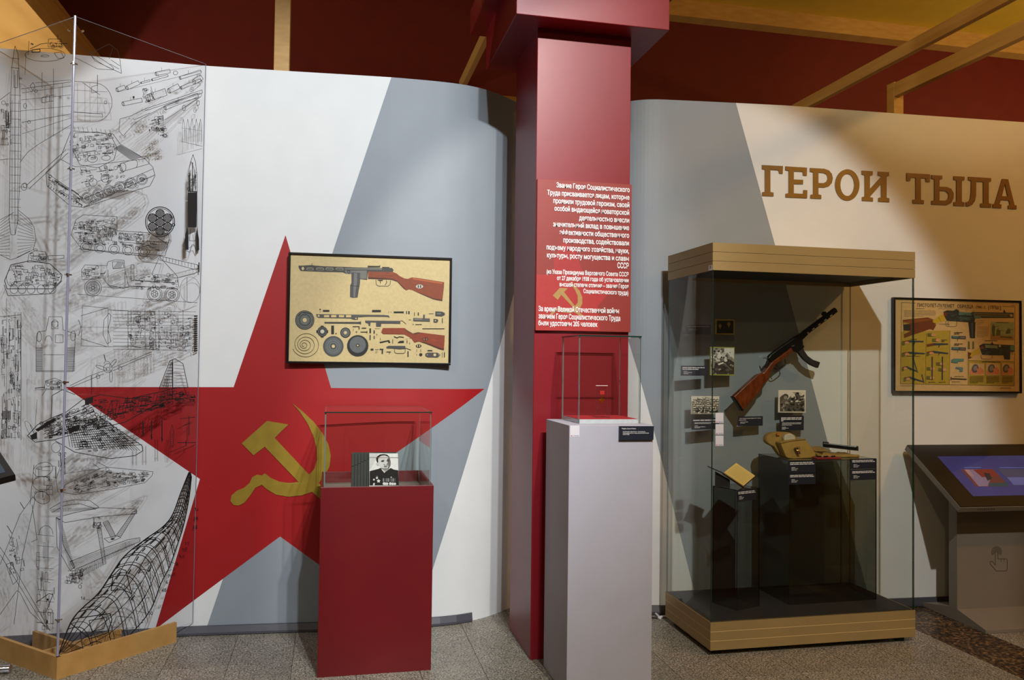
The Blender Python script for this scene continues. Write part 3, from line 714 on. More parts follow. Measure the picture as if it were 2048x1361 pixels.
d.H((36, 425), (64, 450), (70, 486), (34, 486), 8).H((36, 486), (70, 486), (60, 502), (34, 515), 4).H((0, 446), (20, 430), (20, 512), (0, 510), 12)
d.done()
d = Draw('printed_boat_drawing', 2)
d.E(90, 110, 40, 13).C((97, 78), (122, 78), (124, 94), (96, 94)).G(((97, 78), (122, 78), (124, 94), (96, 94)), 14, size=.5).L((124, 87), (134, 87), w=1.6).C((64, 100), (80, 98), (80, 104), (64, 105), w=1.6).L((60, 98), (82, 88), (95, 86), w=1.2).L((58, 82), (56, 110)).L((115, 70), (115, 80)).E(90, 112, 8, 2).C((108, 106), (122, 104), (128, 116), (116, 117)).L((52, 105), (50, 150), w=.7)
d.done()
d = Draw('printed_small_tank', 3)
d.L((9, 562), (22, 530), (60, 522), (100, 528), (124, 550), (122, 562), (106, 578), (14, 578), w=1.5).L((9, 562), (14, 578), w=1.5).C((55, 525), (58, 508), (70, 502), (90, 504), (94, 512), (92, 524)).C((96, 512), (128, 511), (128, 517), (96, 520)).E(71, 500, 4, 2)
for x in (28, 44, 62, 82, 104): d.E(x, 579, 8, 9)
d.L((8, 570), (16, 592), (100, 588), (124, 562), w=1.2).G(((22, 530), (100, 528), (118, 572), (18, 575)), 90, size=.13, dark=.25).E(22, 556, 9, 16).G(((58, 506), (92, 506), (92, 524), (56, 524)), 25, size=.3, dark=.2).G(((92, 535), (122, 548), (112, 572), (92, 572)), 40, size=.25, dark=.3)
d.done()
d = Draw('printed_hull_plan', 4)
d.L((0, 634), (42, 630)).L((42, 625), (42, 880)).L((36, 640), (36, 876)).L((30, 625), (30, 880), w=.7).L((13, 596), (13, 870), w=.7).G(((0, 634), (42, 630), (40, 876), (0, 878)), 150, size=.09, dark=.08).C((18, 658), (26, 658), (26, 680), (18, 680))
for i in range(6): d.fill((4+i*3, 822), (6+i*3, 822), (6+i*3, 840), (4+i*3, 840))
d.done()
d = Draw('printed_ship_front', 5)
d.C((98, 634), (124, 634), (126, 660), (150, 668), (150, 690), (146, 744), (72, 744), (72, 690), (76, 664), (92, 662)).L((86, 710), (132, 710)).L((72, 742), (150, 742)).E(110, 648, 6, 8).C((103, 644), (116, 644), (116, 658), (103, 658)).E(78, 674, 5, 10).E(146, 672, 5, 10).C((111, 670), (126, 670), (126, 686), (111, 686)).E(97, 682, 7, 10, a0=180, a1=360)
for i in range(22): d.L((72, 696+i*2.2), (85, 696+i*2.2), w=1.).L((134, 696+i*2.2), (150, 696+i*2.2), w=1.)
d.done()
d = Draw('printed_propeller_loops', 7)
d.E(86, 940, 20, 14, rot=-20).E(84, 968, 18, 15).E(84, 996, 16, 12, rot=20).L((68, 930), (60, 1010)).G(((68, 930), (112, 930), (112, 1010), (68, 1010)), 18, size=.3).L((130, 905), (112, 960), (116, 985))
d.done()
d = Draw('printed_aircraft_side', 8)
d.L((0, 1130), (40, 1030), (66, 994), (70, 1000), (45, 1110), (28, 1250)).L((0, 1095), (30, 1140), (100, 1262)).L((0, 1230), (34, 1182), (40, 1186), (60, 1225), (100, 1262)).L((14, 1052), (24, 1068), w=1.3).L((40, 1005), (48, 1018), w=1.3).L((0, 1110), (90, 1255)).C((12, 1130), (24, 1125), (36, 1160), (26, 1170)).G(((10, 1070), (40, 1060), (50, 1140), (20, 1150)), 30, size=.25).G(((72, 1080), (110, 1080), (108, 1260), (70, 1260)), 40, size=.18, w=.7).L((72, 1206), (98, 1188), (106, 1190), (92, 1225), w=1.3).L((64, 1010), (74, 1080), (62, 1085)).E(92, 1070, 14, 18, a0=180, a1=360)
for y in range(1070, 1250, 22): d.L((74, y), (108, y+3), w=.7)
d.done()
# ---- across the corner and right panel
d = Draw('printed_wing_tip', 9)
d.L((142, 162), (190, 166)).E(188, 205, 36, 39, a0=-90, a1=90).L((142, 244), (188, 244)).L((142, 224), (205, 228), w=1.2).L((205, 228), (205, 236)).L((142, 180), (215, 184), w=.6).L((142, 205), (222, 207), w=.6).L((165, 165), (200, 190)).C((183, 174), (195, 170), (195, 184), (183, 186)).L((195, 150), (195, 172), w=1.2).C((209, 202), (213, 202), (213, 208), (209, 208)).L((195, 185), (195, 228), w=.6)
for x in (155, 170, 180): d.L((x, 166), (x, 243), w=.5)
d.done()
d = Draw('printed_propeller_blade', 10)
d.L((150, 85), (180, 108), (218, 88), (235, 100), (240, 120), (243, 147)).L((180, 108), (190, 122), (243, 147)).L((150, 115), (195, 138), (228, 140), (243, 147)).E(205, 124, 26, 4, rot=32).L((222, 120), (240, 132)).L((220, 128), (238, 138)).L((218, 118), (226, 96))
d.done()
d = Draw('printed_rifle_parts', 11)
d.L((238, 262), (240, 238), (262, 232), (290, 218), (404, 180), (405, 186), (330, 212), (300, 228), (270, 246), (246, 272), (238, 262)).L((290, 222), (400, 186)).L((268, 240), (300, 226))
for (xa, ya, xb, yb, r) in ((234, 180, 250, 174, 4), (254, 176, 278, 165, 4), (282, 166, 300, 161, 1.6), (304, 160, 336, 151, 2), (312, 148, 340, 142, 3.6), (246, 208, 284, 200, 4), (338, 182, 358, 172, 5), (362, 176, 402, 160, 3), (296, 196, 332, 184, 7), (388, 164, 404, 154, 5), (330, 216, 396, 190, 4), (360, 156, 402, 143, 3)):
    l = hypot(xb-xa, yb-ya); ux, uy = (yb-ya)/l*r, -(xb-xa)/l*r
    d.C((xa+ux, ya+uy), (xb+ux, yb+uy), (xb-ux, yb-uy), (xa-ux, ya-uy)).E(xa, ya, r*.6, r, rot=-20).L((xa+(xb-xa)*.4, ya+(yb-ya)*.4-r), (xa+(xb-xa)*.4, ya+(yb-ya)*.4-r-7), w=.6)
d.fill((265, 193), (269, 192), (269, 197), (266, 198)).E(351, 146, 4.5, 4).L((236, 184), (404, 142), w=.6).L((290, 236), (330, 214), (402, 194), w=.6)
d.G(((282, 178), (302, 172), (310, 200), (288, 206)), 40, size=.25).G(((294, 238), (326, 228), (330, 262), (298, 264)), 50, size=.22, dark=.2).L((330, 240), (398, 196)).E(396, 206, 3, 5).E(368, 216, 3, 6).E(390, 220, 3, 5, w=.6).G(((306, 262), (336, 250), (336, 275), (308, 275)), 14, size=.3)
d.done()
d = Draw('printed_cartridges', 12)
for i in range(5):
    x = 367+i*8.5; d.L((x-2.6, 284), (x-2.6, 254), (x, 238), (x+2.6, 254), (x+2.6, 284), w=.6)
d.L((362, 283), (405, 293), w=.7).L((364, 256), (404, 262), w=.5)
d.done()
d = Draw('printed_big_tank', 13)
T = [(92, 345), (120, 318), (142, 262), (200, 266), (226, 268), (240, 288), (290, 318), (306, 335), (310, 352), (300, 372), (168, 415), (140, 412), (94, 372)]
d.C(*T, w=1.).L((92, 345), (168, 398), (306, 338)).L((120, 318), (150, 334), (290, 318)).C((140, 290), (150, 266), (195, 264), (222, 272), (234, 296), (228, 320), (196, 336), (160, 330), w=1.).E(185, 318, 10, 7).E(212, 316, 9, 5).L((132, 300), (52, 372), w=1.).L((136, 306), (58, 378), w=1.).E(48, 374, 6, 7).E(50, 371, 4, 5)
d.C((240, 328), (290, 312), (298, 318), (298, 328), (246, 343)).E(246, 335, 6, 9).E(270, 328, 5, 8, a0=-90, a1=90).H((240, 290), (282, 314), (262, 320), (228, 296), 14, w=.6)
for i in range(6): d.W(236+(i-3)*22+4, 374-(i-3)*7.4, 11, spokes=7)
for i in range(40):
    t = i/39; x = 168+t*138; y = 415-t*62; d.L((x, y), (x+2.5, y-3.2), w=1.3)
for i in range(14):
    t = i/13; x = 96+t*66; y = 374+t*40; d.L((x, y), (x+2, y-4), w=1.3)
d.G(((140, 268), (225, 268), (232, 310), (146, 326)), 100, size=.12, dark=.1).G(((96, 346), (165, 394), (165, 412), (96, 372)), 60, size=.16, dark=.2).G(((150, 336), (240, 330), (250, 352), (170, 390)), 60, size=.12, dark=.12).G(((168, 398), (300, 345), (300, 365), (170, 410)), 24, size=.1).E(186, 365, 8).E(210, 357, 8)
for i in range(9): d.L((150+i*9, 262+i*1.2), (147+i*9, 252+i), w=.6)
d.done()
d = Draw('printed_cutaway_tank', 14)
d.C((142, 470), (152, 440), (166, 430), (234, 434), (234, 462), (300, 466), (336, 490), (330, 512), (180, 500), (160, 494), w=1.)
for x in (172, 200, 228, 256, 288): d.E(x, 494+(x-172)*.08, 11, 10).E(x, 494+(x-172)*.08, 7, 6)
d.L((158, 498), (300, 514), w=1.2).G(((146, 446), (232, 438), (234, 490), (150, 490)), 190, size=.1, dark=.12).G(((236, 464), (300, 468), (320, 500), (236, 496)), 90, size=.12).C((238, 466), (288, 470), (288, 488), (238, 484)).H((240, 472), (240, 476), (286, 480), (286, 476), 14).E(212, 448, 14, 8, a0=180, a1=360)
d.done()
d = Draw('printed_rocket', 15)
d.C((386, 309), (391, 325), (394, 350), (394, 383), (394, 452), (397, 480), (398, 500), (393, 504), (388, 490), (384, 490), (379, 505), (370, 500), (370, 480), (375, 452), (376, 383), (376, 350), (381, 325), w=1.)
d.fill((376, 385), (394, 385), (393, 455), (376, 455)).fill((370, 470), (375, 456), (377, 470), (377, 500), (371, 500)).fill((392, 470), (394, 456), (398, 478), (398, 500), (393, 502)).fill((377, 352), (380, 340), (380, 384), (377, 384)).L((385, 325), (385, 384), w=1.6).L((390, 340), (391, 384), w=1.).L((376, 383), (395, 384), w=2).L((381, 458), (379, 482), (391, 482), (389, 458)).G(((377, 345), (393, 345), (393, 384), (377, 384)), 30, size=.25, dark=.3)
d.done()
d = Draw('printed_round_section', 16)
d.E(320, 444, 29, 30, w=1.8).E(320, 444, 26, 27, w=1.).E(347, 450, 3, w=1.4).E(344, 435, 2.4)
for i in range(7):
    x, y = (320, 445) if i == 6 else (320+17.5*cos(radians(60*i+30)), 445+17.5*sin(radians(60*i+30)))
    d.E(x, y, 8.6, w=1.6)
    for k in range(-3, 4):
        h = sqrt(max(0, 7.6**2-(k*2.3)**2)); d.L((x-h*.72-k*1.6, y-h*.72+k*1.6), (x+h*.72-k*1.6, y+h*.72+k*1.6), w=1.15).L((x-h*.72+k*1.6, y+h*.72+k*1.6), (x+h*.72+k*1.6, y-h*.72+k*1.6), w=1.15)
d.done()
d = Draw('printed_rocket_truck', 17)
d.C((163, 540), (170, 530), (214, 532), (216, 524), (230, 520), (248, 521), (250, 540), (258, 575), (226, 578), (216, 570), (206, 556), (164, 560)).C((225, 524), (246, 524), (248, 536), (226, 538)).H((226, 538), (236, 524), (246, 526), (240, 538), 6).L((250, 545), (250, 574)).L((216, 540), (216, 570), (250, 578))
d.W(186, 576, 17).W(309, 588, 15).W(344, 590, 15).W(186, 576, 12, w=.7).L((155, 589), (395, 606), w=.8).L((202, 575), (300, 574)).L((258, 560), (350, 566)).L((258, 572), (356, 578))
d.L((318, 512), (395, 530), (398, 536), (392, 540), (318, 520), w=1.).H((320, 513), (320, 520), (395, 538), (395, 530), 12).L((355, 556), (395, 545)).L((320, 515), (354, 552), (358, 575), w=1.).L((318, 516), (304, 548), (310, 558)).C((262, 530), (268, 530), (268, 562), (262, 562)).G(((258, 545), (355, 550), (355, 580), (258, 578)), 60, size=.12).G(((164, 535), (214, 535), (206, 556), (164, 558)), 40, size=.2).E(380, 580, 20, 26, w=.6).L((374, 555), (374, 605)).L((398, 525), (398, 545), w=2.)
d.done()
d = Draw('printed_truck_plan', 18)
d.C((165, 612), (216, 617), (216, 694), (162, 692), w=.8).L((160, 655), (395, 655), w=.6).C((218, 627), (208, 640), (206, 670), (214, 688), (222, 684), (216, 660), (222, 632)).L((162, 632), (216, 616)).L((162, 678), (214, 694)).L((157, 640), (162, 655), (157, 672)).C((216, 620), (256, 622), (256, 694), (216, 694)).C((256, 624), (310, 624), (312, 700), (256, 692))
for y in range(622, 700, 7): d.L((226, y), (392, y+2), w=.7)
for x in (256, 262, 290, 300, 318, 342, 366): d.L((x, 620), (x, 700), w=.8)
d.C((273, 633), (281, 633), (281, 645), (273, 645)).C((273, 664), (281, 664), (281, 676), (273, 676)).G(((256, 622), (330, 624), (330, 702), (256, 694)), 110, size=.1).G(((330, 628), (386, 632), (386, 704), (330, 700)), 60, size=.12)
for i in range(17): d.fill((388, 632+i*4.3), (395, 631+i*4.3), (395, 634+i*4.3), (388, 634.6+i*4.3))
d.done()
d = Draw('printed_small_aircraft', 19)
d.E(216, 737, 9).E(216, 739, 4).E(214, 728, 6, 5, a0=180, a1=360).L((208, 710), (211, 722), w=1.6).L((140, 772), (180, 752), (208, 742)).L((140, 776), (208, 748)).L((226, 736), (304, 704)).L((226, 742), (304, 708)).L((183, 752), (183, 790), w=1.2).E(196, 754, 4).E(240, 737, 4)
d.E(203, 736, 12, 3, rot=20).E(222, 753, 3, 12).E(226, 727, 10, 3, rot=-50)
d.done()
d = Draw('printed_aircraft_cutaway', 20)
d.L((55, 872), (75, 850), (100, 838), (132, 825), (165, 800), (200, 790), (260, 798), (330, 782), (360, 775), w=1.4).L((55, 872), (70, 885), (110, 880), (150, 868), (250, 845), (330, 800), (392, 795), w=1.4).L((318, 778), (340, 722), (350, 718), (366, 728), (376, 775), (318, 778), w=1.3).L((102, 838), (104, 792), (125, 780), (150, 790), w=1.2).L((345, 720), (345, 800), w=1.6).H((322, 775), (342, 725), (346, 725), (346, 775), 5).H((348, 730), (366, 732), (374, 772), (348, 772), 6).H((338, 730), (346, 730), (346, 772), (324, 772), 7, w=1.2)
d.L((110, 882), (150, 905), (220, 918), (270, 912), (286, 902), (284, 892), (200, 835), w=1.4).H((130, 838), (140, 895), (280, 902), (215, 842), 26, w=1.).H((130, 845), (210, 838), (284, 890), (150, 900), 12, w=1.1)
d.G(((80, 848), (180, 805), (200, 850), (90, 880)), 220, size=.13, dark=.3, w=1.).G(((180, 800), (330, 790), (330, 815), (200, 850)), 170, size=.1, dark=.22, w=1.).G(((140, 850), (215, 845), (278, 895), (160, 905)), 120, size=.09, dark=.25, w=1.).G(((330, 780), (390, 790), (390, 808), (330, 806)), 70, size=.16, dark=.25, w=1.)
for i in range(9): d.E(205+i*15, 826-i*4.2, 3.4, 19-i*1.1, w=1., rot=12)
d.fill((70, 860), (108, 836), (112, 842), (76, 864)).fill((60, 872), (74, 864), (74, 878), (64, 880)).fill((134, 858), (160, 850), (158, 860), (140, 868)).fill((170, 798), (186, 794), (186, 806), (170, 810)).E(62, 862, 6, 22, rot=-30, w=.7).E(112, 896, 9, 10).L((60, 850), (72, 876), w=1.1)
d.L((120, 905), (124, 950), w=1.6).L((128, 900), (130, 948), w=1.2).G(((115, 905), (132, 905), (130, 950), (118, 950)), 25, size=.3, dark=.3)
d.done()
d = Draw('printed_small_weapons', 21)
for x, y0, y1 in ((286, 842, 872), (303, 842, 880), (324, 840, 884)): d.L((x, y0), (x, y1), w=2.2).L((x-2, y1-8), (x+2, y1-4), w=1.6)
d.C((344, 850), (348, 868), (346, 895), (341, 895), (340, 868)).H((341, 868), (348, 868), (347, 892), (341, 892), 6).L((360, 838), (390, 835), w=1.2).L((378, 832), (378, 872), w=1.3).L((355, 886), (392, 886), w=1.3).L((372, 882), (372, 892), w=1.6).L((366, 852), (384, 846)).L((340, 905), (372, 892))
d.done()
d = Draw('printed_hull_cutaway', 22)
d.C((125, 985), (130, 970), (200, 938), (214, 935), (306, 944), (304, 952), (290, 966), (220, 980), (150, 990), w=.9).L((200, 938), (186, 928)).L((214, 935), (196, 925)).L((140, 978), (300, 950), w=.7).G(((140, 970), (214, 938), (220, 975), (150, 988)), 90, size=.12).G(((214, 938), (302, 946), (288, 964), (220, 976)), 80, size=.12).L((130, 948), (200, 938), w=.7)
d.done()
d = Draw('printed_gun_carriage', 23)
d.L((100, 1018), (120, 1006), (150, 1000), (180, 1002), (198, 1015), w=1.).L((104, 1026), (128, 1012), (160, 1008), (190, 1018)).H((104, 1026), (100, 1018), (198, 1015), (190, 1020), 40).C((112, 1036), (150, 1026), (200, 1016), (272, 1019), (274, 1028), (200, 1034), (130, 1046), w=1.).C((266, 1024), (274, 1022), (242, 1074), (232, 1072)).H((266, 1024), (274, 1024), (242, 1074), (232, 1072), 26).C((206, 1046), (216, 1042), (232, 1074), (224, 1080)).H((206, 1046), (216, 1042), (232, 1074), (224, 1080), 20).C((194, 1056), (202, 1056), (212, 1128), (206, 1130)).H((194, 1056), (202, 1056), (212, 1128), (206, 1130), 26).C((112, 1036), (122, 1040), (126, 1090), (150, 1135), (140, 1142), (114, 1095), w=1.).H((112, 1036), (122, 1040), (150, 1136), (140, 1142), 50)
d.C((140, 1124), (200, 1100), (256, 1080), (280, 1076), (280, 1084), (214, 1112), (150, 1140), w=1.).H((150, 1140), (152, 1150), (270, 1094), (268, 1086), 50).H((140, 1124), (150, 1140), (280, 1084), (276, 1076), 60, w=.6).G(((130, 1140), (165, 1140), (165, 1168), (130, 1168)), 50, size=.3, dark=.15).G(((186, 1034), (200, 1034), (204, 1060), (186, 1056)), 30, size=.3, dark=.3).C((208, 1078), (232, 1072), (242, 1076), (218, 1086)).fill((220, 1079), (226, 1077), (230, 1079), (224, 1081)).H((160, 1140), (160, 1156), (206, 1132), (206, 1124), 24).E(160, 1174, 3, 4)
d.done()
d = Draw('printed_airframe', 24)
SP = [((118, 1308), (130, 1312)), ((146, 1238), (212, 1306)), ((196, 1188), (262, 1268)), ((222, 1150), (300, 1222)), ((250, 1112), (322, 1168)), ((290, 1080), (340, 1132)), ((325, 1055), (358, 1080)), ((345, 1030), (368, 1048)), ((362, 985), (378, 998)), ((378, 945), (383, 953))]
def sp_at(t, k):
    i = min(int(t), len(SP)-2); f = t-i; q = [SP[max(0, min(len(SP)-1, i+n))][k] for n in (-1, 0, 1, 2)]
    return tuple(.5*(2*q[1][c]+(q[2][c]-q[0][c])*f+(2*q[0][c]-5*q[1][c]+4*q[2][c]-q[3][c])*f*f+(3*q[1][c]-q[0][c]-3*q[2][c]+q[3][c])*f**3) for c in (0, 1))
def sp_uv(t, u):
    a, b = sp_at(t, 0), sp_at(t, 1); w = hypot(b[0]-a[0], b[1]-a[1]); return (a[0]+(b[0]-a[0])*u+.10*w*sin(pi*u), a[1]+(b[1]-a[1])*u-.34*w*sin(pi*u))
TT = [9*i/54 for i in range(55)]
for u, w in ((0, 2.2), (.02, 1.), (.16, 1.5), (.32, 1.5), (.5, 1.6), (.66, 1.4), (.82, 1.4), (1, 2.)): d.L(*[sp_uv(t, u) for t in TT], w=w)
t_ = .7
while t_ < 8.8:
    for o, w in ((0, 1.7), (.13, 1.3)): d.L(*[sp_uv(t_+o, k/12) for k in range(13)], w=w)
    t_ += .52 if t_ < 6 else .32
for i in range(44):
    t = d.R.uniform(.8, 6.5); u = d.R.choice([.08, .24, .41, .58, .74]); d.L(sp_uv(t, u-.05), sp_uv(t+.22, u-.05), w=2.4)
for i in range(40):
    t = d.R.uniform(.8, 8.4); u = d.R.uniform(.5, .9); d.L(sp_uv(t, u), sp_uv(min(9, t+d.R.uniform(.1, .5)), min(1, u+d.R.uniform(-.2, .2))), w=1.)
d.C((222, 1182), (226, 1152), (240, 1138), (252, 1142), (258, 1168), (264, 1188), (244, 1180), w=1.8).C((140, 1247), (150, 1238), (220, 1228), (224, 1240), (216, 1266), (180, 1278), w=1.9).C((178, 1242), (214, 1236), (208, 1258), (184, 1264), w=1.5)
d.L((118, 1310), (150, 1250), w=2.).L((160, 1262), (166, 1300), w=1.6).L((182, 1270), (186, 1298), w=1.4).E(192, 1292, 14, 8, a0=180, a1=360, w=1.4)
DG = {'1': [(0, 2), (2, 0), (2, 8)], '6': [(4, 0), (1, 3), (0, 6), (2, 8), (4, 6), (3, 4), (0, 5)], '2': [(0, 2), (2, 0), (4, 2), (0, 8), (4, 8)], '5': [(4, 0), (0, 0), (0, 3), (3, 3), (4, 6), (0, 8)], '0': [(2, 0), (4, 3), (4, 6), (2, 8), (0, 6), (0, 3), (2, 0)], '7': [(0, 0), (4, 0), (1, 8)], '8': [(2, 0), (4, 2), (0, 6), (2, 8), (4, 6), (0, 2), (2, 0)], '9': [(4, 3), (2, 5), (0, 3), (2, 0), (4, 3), (3, 8)], '3': [(0, 0), (4, 0), (1, 3), (4, 5), (2, 8), (0, 7)]}
def num(t, x, y, k=.8):
    for i, ch in enumerate(t): d.L(*[(x+(p[0]+i*6)*k, y+p[1]*k) for p in DG[ch]], w=1.1)
for t, x, y in (('16', 162, 1194), ('1', 276, 1252), ('2', 283, 1240), ('50', 297, 1224), ('8', 352, 1125), ('9', 358, 1110), ('10', 364, 1098), ('11', 370, 1085), ('7', 346, 1137), ('70', 336, 1150), ('6', 332, 1162), ('60', 324, 1178), ('13', 386, 1052), ('15', 388, 1035), ('16', 390, 1016)): num(t, x, y)
for x, y, x2, y2 in ((172, 1200, 200, 1204), (270, 1256, 250, 1258), (296, 1228, 270, 1222), (344, 1140, 318, 1150), (350, 1128, 330, 1120)): d.L((x, y), (x2, y2), w=.8)
d.done()
d = Draw('printed_small_turret', 6)
d.C((92, 762), (110, 757), (122, 762), (124, 778), (88, 778)).L((70, 777), (90, 775), w=1.6).L((70, 780), (140, 780)).G(((90, 760), (122, 760), (122, 778), (90, 778)), 24, size=.3).L((92, 780), (84, 792)).L((74, 800), (70, 860), w=.7)
d.done()

# ================================================================== FRAMED POSTERS
def framed(label, corners, off, fw, depth, paper):
    """corners TL,TR,BR,BL pixels of the frame's front; the frame hangs flat on the wall"""
    P = [wall_pt(x, y, off) for x, y in corners]
    u = (P[1]-P[0]+P[2]-P[3]); u.z = 0; u.normalize(); n = Vector((u.y, -u.x, 0))
    c = sum(P, Vector())/4
    Q = [on(x, y, c, n) for x, y in corners]
    w = ((Q[1]-Q[0]).dot(u)+(Q[2]-Q[3]).dot(u))/2; h = (Q[0].z+Q[1].z-Q[2].z-Q[3].z)/2
    c = sum(Q, Vector())/4
    t = thing('framed_poster', label, 'poster', tuple(c-Vector((0, 0, h/2))))
    def B(u0, u1, z0, z1, d0, d1, mat, name, bev=.002):
        mb = MB(); pts = [c+u*a+Vector((0, 0, z))-n*d for d in (d0, d1) for a, z in ((u0, z0), (u1, z0), (u1, z1), (u0, z1))]
        mb.faces(pts, [(0, 1, 2, 3), (7, 6, 5, 4), (0, 4, 5, 1), (1, 5, 6, 2), (2, 6, 7, 3), (3, 7, 4, 0)], mat); return fixn(mb.build(name, t, bevel=bev))
    W2, H2 = w/2, h/2
    B(-W2, W2, H2-fw, H2, 0, depth, MT['black'], 'frame_rail'); B(-W2, W2, -H2, -H2+fw, 0, depth, MT['black'], 'frame_rail')
    B(-W2, -W2+fw, -H2+fw, H2-fw, 0, depth, MT['black'], 'frame_stile'); B(W2-fw, W2, -H2+fw, H2-fw, 0, depth, MT['black'], 'frame_stile')
    B(-W2+fw, W2-fw, -H2+fw, H2-fw, .009, .014, flat(paper), 'sheet', 0)
    B(-W2+fw, W2-fw, -H2+fw, H2-fw, .003, .005, MT['glass'], 'glazing', 0)
    return t, Art(c-n*.009, n, .0004)
t, a = framed('framed tan poster of a submachine gun and its dismantled parts, on the star', [(576.6, 506), (904, 514.6), (902, 730), (572.5, 728.5)], .050, .013, .024, (208, 184, 136))
ST, SD, SL, WD, WD2 = (66, 62, 60), (26, 24, 24), (116, 112, 108), (138, 60, 26), (78, 30, 14)
a.frame(570, 500, 6.0235)
a.poly([(160, 190), (205, 190), (325, 183), (360, 190), (480, 198), (700, 205), (850, 212), (1000, 215), (1170, 218), (1290, 218), (1308, 245), (1300, 268), (1000, 262), (990, 365), (905, 355), (895, 300), (740, 290), (690, 272), (480, 268), (330, 262), (190, 256), (168, 225)], ST)
a.poly([(715, 250), (985, 250), (985, 350), (905, 350), (895, 300), (740, 290)], (112, 110, 108))
a.poly([(720, 222), (1170, 224), (1170, 240), (720, 236)], SL)
a.line([(325, 160), (325, 184)], 5, SD)
for x0, x1 in ((260, 345), (375, 470), (490, 585), (612, 705)):
    a.poly([(x0, 222), (x0+12, 214), (x1-12, 216), (x1, 226), (x1, 240), (x1-12, 248), (x0+12, 246), (x0, 238)], (150, 142, 122)); a.rect(x0+8, 224, x1-8, 242, (70, 74, 72))
a.ell(215, 225, 16, 20, (208, 184, 136), 12); a.ell(768, 266, 20, 20, SD, 14); a.ell(768, 266, 12, 12, (110, 108, 104), 12)
a.poly([(996, 192), (1130, 194), (1152, 188), (1142, 212), (996, 212)], SD); a.poly([(1170, 206), (1258, 208), (1258, 218), (1170, 218)], SD)
a.poly([(800, 272), (905, 278), (905, 400), (890, 480), (875, 575), (820, 580), (782, 570), (785, 430), (800, 400)], (74, 70, 72))
a.poly([(832, 280), (870, 282), (868, 400), (852, 480), (845, 570), (825, 572), (826, 430)], (112, 108, 110)); a.line([(785, 430), (895, 440)], 6, SD)
a.poly([(1000, 262), (1300, 268), (1345, 285), (1380, 315), (1440, 345), (1480, 350), (1530, 332), (1600, 340), (1918, 390), (1915, 450), (1895, 620), (1790, 600), (1650, 540), (1530, 485), (1495, 478), (1460, 490), (1430, 470), (1350, 385), (1280, 362), (1000, 352)], WD)
a.poly([(1000, 330), (1280, 345), (1350, 370), (1440, 462), (1460, 490), (1430, 470), (1350, 385), (1280, 362), (1000, 352)], WD2)
a.poly([(1530, 485), (1650, 530), (1790, 585), (1890, 600), (1895, 620), (1790, 600), (1650, 540)], WD2); a.poly([(1540, 340), (1900, 396), (1890, 410), (1540, 356)], (184, 92, 44))
R_ = random.Random(4)
for i in range(26):
    x = R_.uniform(1010, 1880); y = (270+R_.uniform(5, 75)) if x < 1290 else (365+(x-1290)*.12+R_.uniform(0, 50))
    if x > 1290 and x < 1500: continue
    a.line([(x, y), (x+R_.uniform(20, 60), y+R_.uniform(-4, 8))], 3, R_.choice([WD2, (176, 82, 36)]), up=i % 6 == 0)
a.ell(1620, 442, 44, 24, (196, 190, 180), 16); a.rect(1600, 426, 1612, 458, SD); a.rect(1628, 426, 1640, 458, SD)
a.line([(1095, 362), (1100, 420), (1125, 436), (1240, 438), (1265, 418), (1272, 368)], 6, SD); a.line([(1222, 370), (1225, 395), (1205, 425)], 7, SD); a.line([(1148, 372), (1150, 405)], 8, SD); a.poly([(1110, 360), (1185, 362), (1170, 376), (1130, 374)], SD)
a.frame(570, 610, 6.0235)
def disc(x, y, r, cols, hole=None):
    for k, c in zip((1, .82, .62, .44, .32), cols): a.ell(x, y, r*k, r*k, c, 26)
    if hole: a.ell(x, y, hole, hole, (208, 184, 136), 14)
disc(238, 184, 116, [SD, (96, 96, 94), SD, (118, 118, 116), (88, 88, 86)], 26); a.ring(238, 184, 104, 104, 5, (140, 140, 138)); a.ring(238, 184, 60, 60, 4, (150, 150, 148)); a.line([(160, 140), (200, 90), (330, 110)], 8, SD)
disc(450, 322, 62, [(54, 54, 54), (80, 80, 80), SD, (150, 150, 150), (200, 190, 170)]); a.rect(430, 252, 466, 268, SD); a.rect(430, 378, 466, 394, SD); a.rect(378, 306, 394, 340, SD); a.rect(504, 306, 520, 340, SD)
disc(728, 336, 62, [SD, (100, 100, 100), (74, 74, 74), (120, 120, 120), (90, 90, 90)], 18)
disc(582, 500, 124, [(74, 76, 78), (96, 98, 100), (82, 84, 86), (108, 110, 112), (70, 70, 72)], 20); a.ring(582, 500, 70, 70, 5, (136, 136, 136))
disc(876, 494, 129, [(34, 34, 34), (30, 30, 30), (104, 106, 108), (92, 94, 96), (112, 112, 112)], 12); a.ell(876, 482, 98, 98, (98, 100, 104), 28); a.ell(876, 490, 22, 22, SD, 12); a.ell(876, 490, 11, 11, (208, 184, 136), 10)
sp = []
for i in range(120):
    th = i/119*2*pi*4.3; r = 14+158*(i/119)**1.25; sp.append((222+34*(i/119)+r*cos(th+.9), 486-10*(i/119)+r*.93*sin(th+.9)))
a.line(sp, 4.5, SD)
a.poly([(376, 112), (1180, 122), (1250, 128), (1262, 155), (1238, 145), (1000, 142), (880, 150), (878, 178), (830, 180), (790, 165), (620, 160), (400, 156), (380, 140)], (78, 76, 74))
for x0 in (470, 556, 650, 735): a.rect(x0, 124, x0+62, 150, (206, 178, 124))
a.ell(405, 134, 12, 12, (206, 178, 124), 10); a.ell(855, 165, 9, 9, (206, 178, 124), 10)
a.poly([(475, 206), (885, 206), (915, 198), (918, 236), (885, 228), (475, 224)], (66, 64, 64))
a.poly([(965, 190), (1390, 194), (1390, 228), (1160, 226), (1155, 264), (1098, 262), (1098, 212), (1032, 210), (1028, 250), (1012, 258), (1000, 222), (968, 215)], (74, 70, 72)); a.line([(1390, 192), (1418, 195), (1458, 232)], 5, SD)
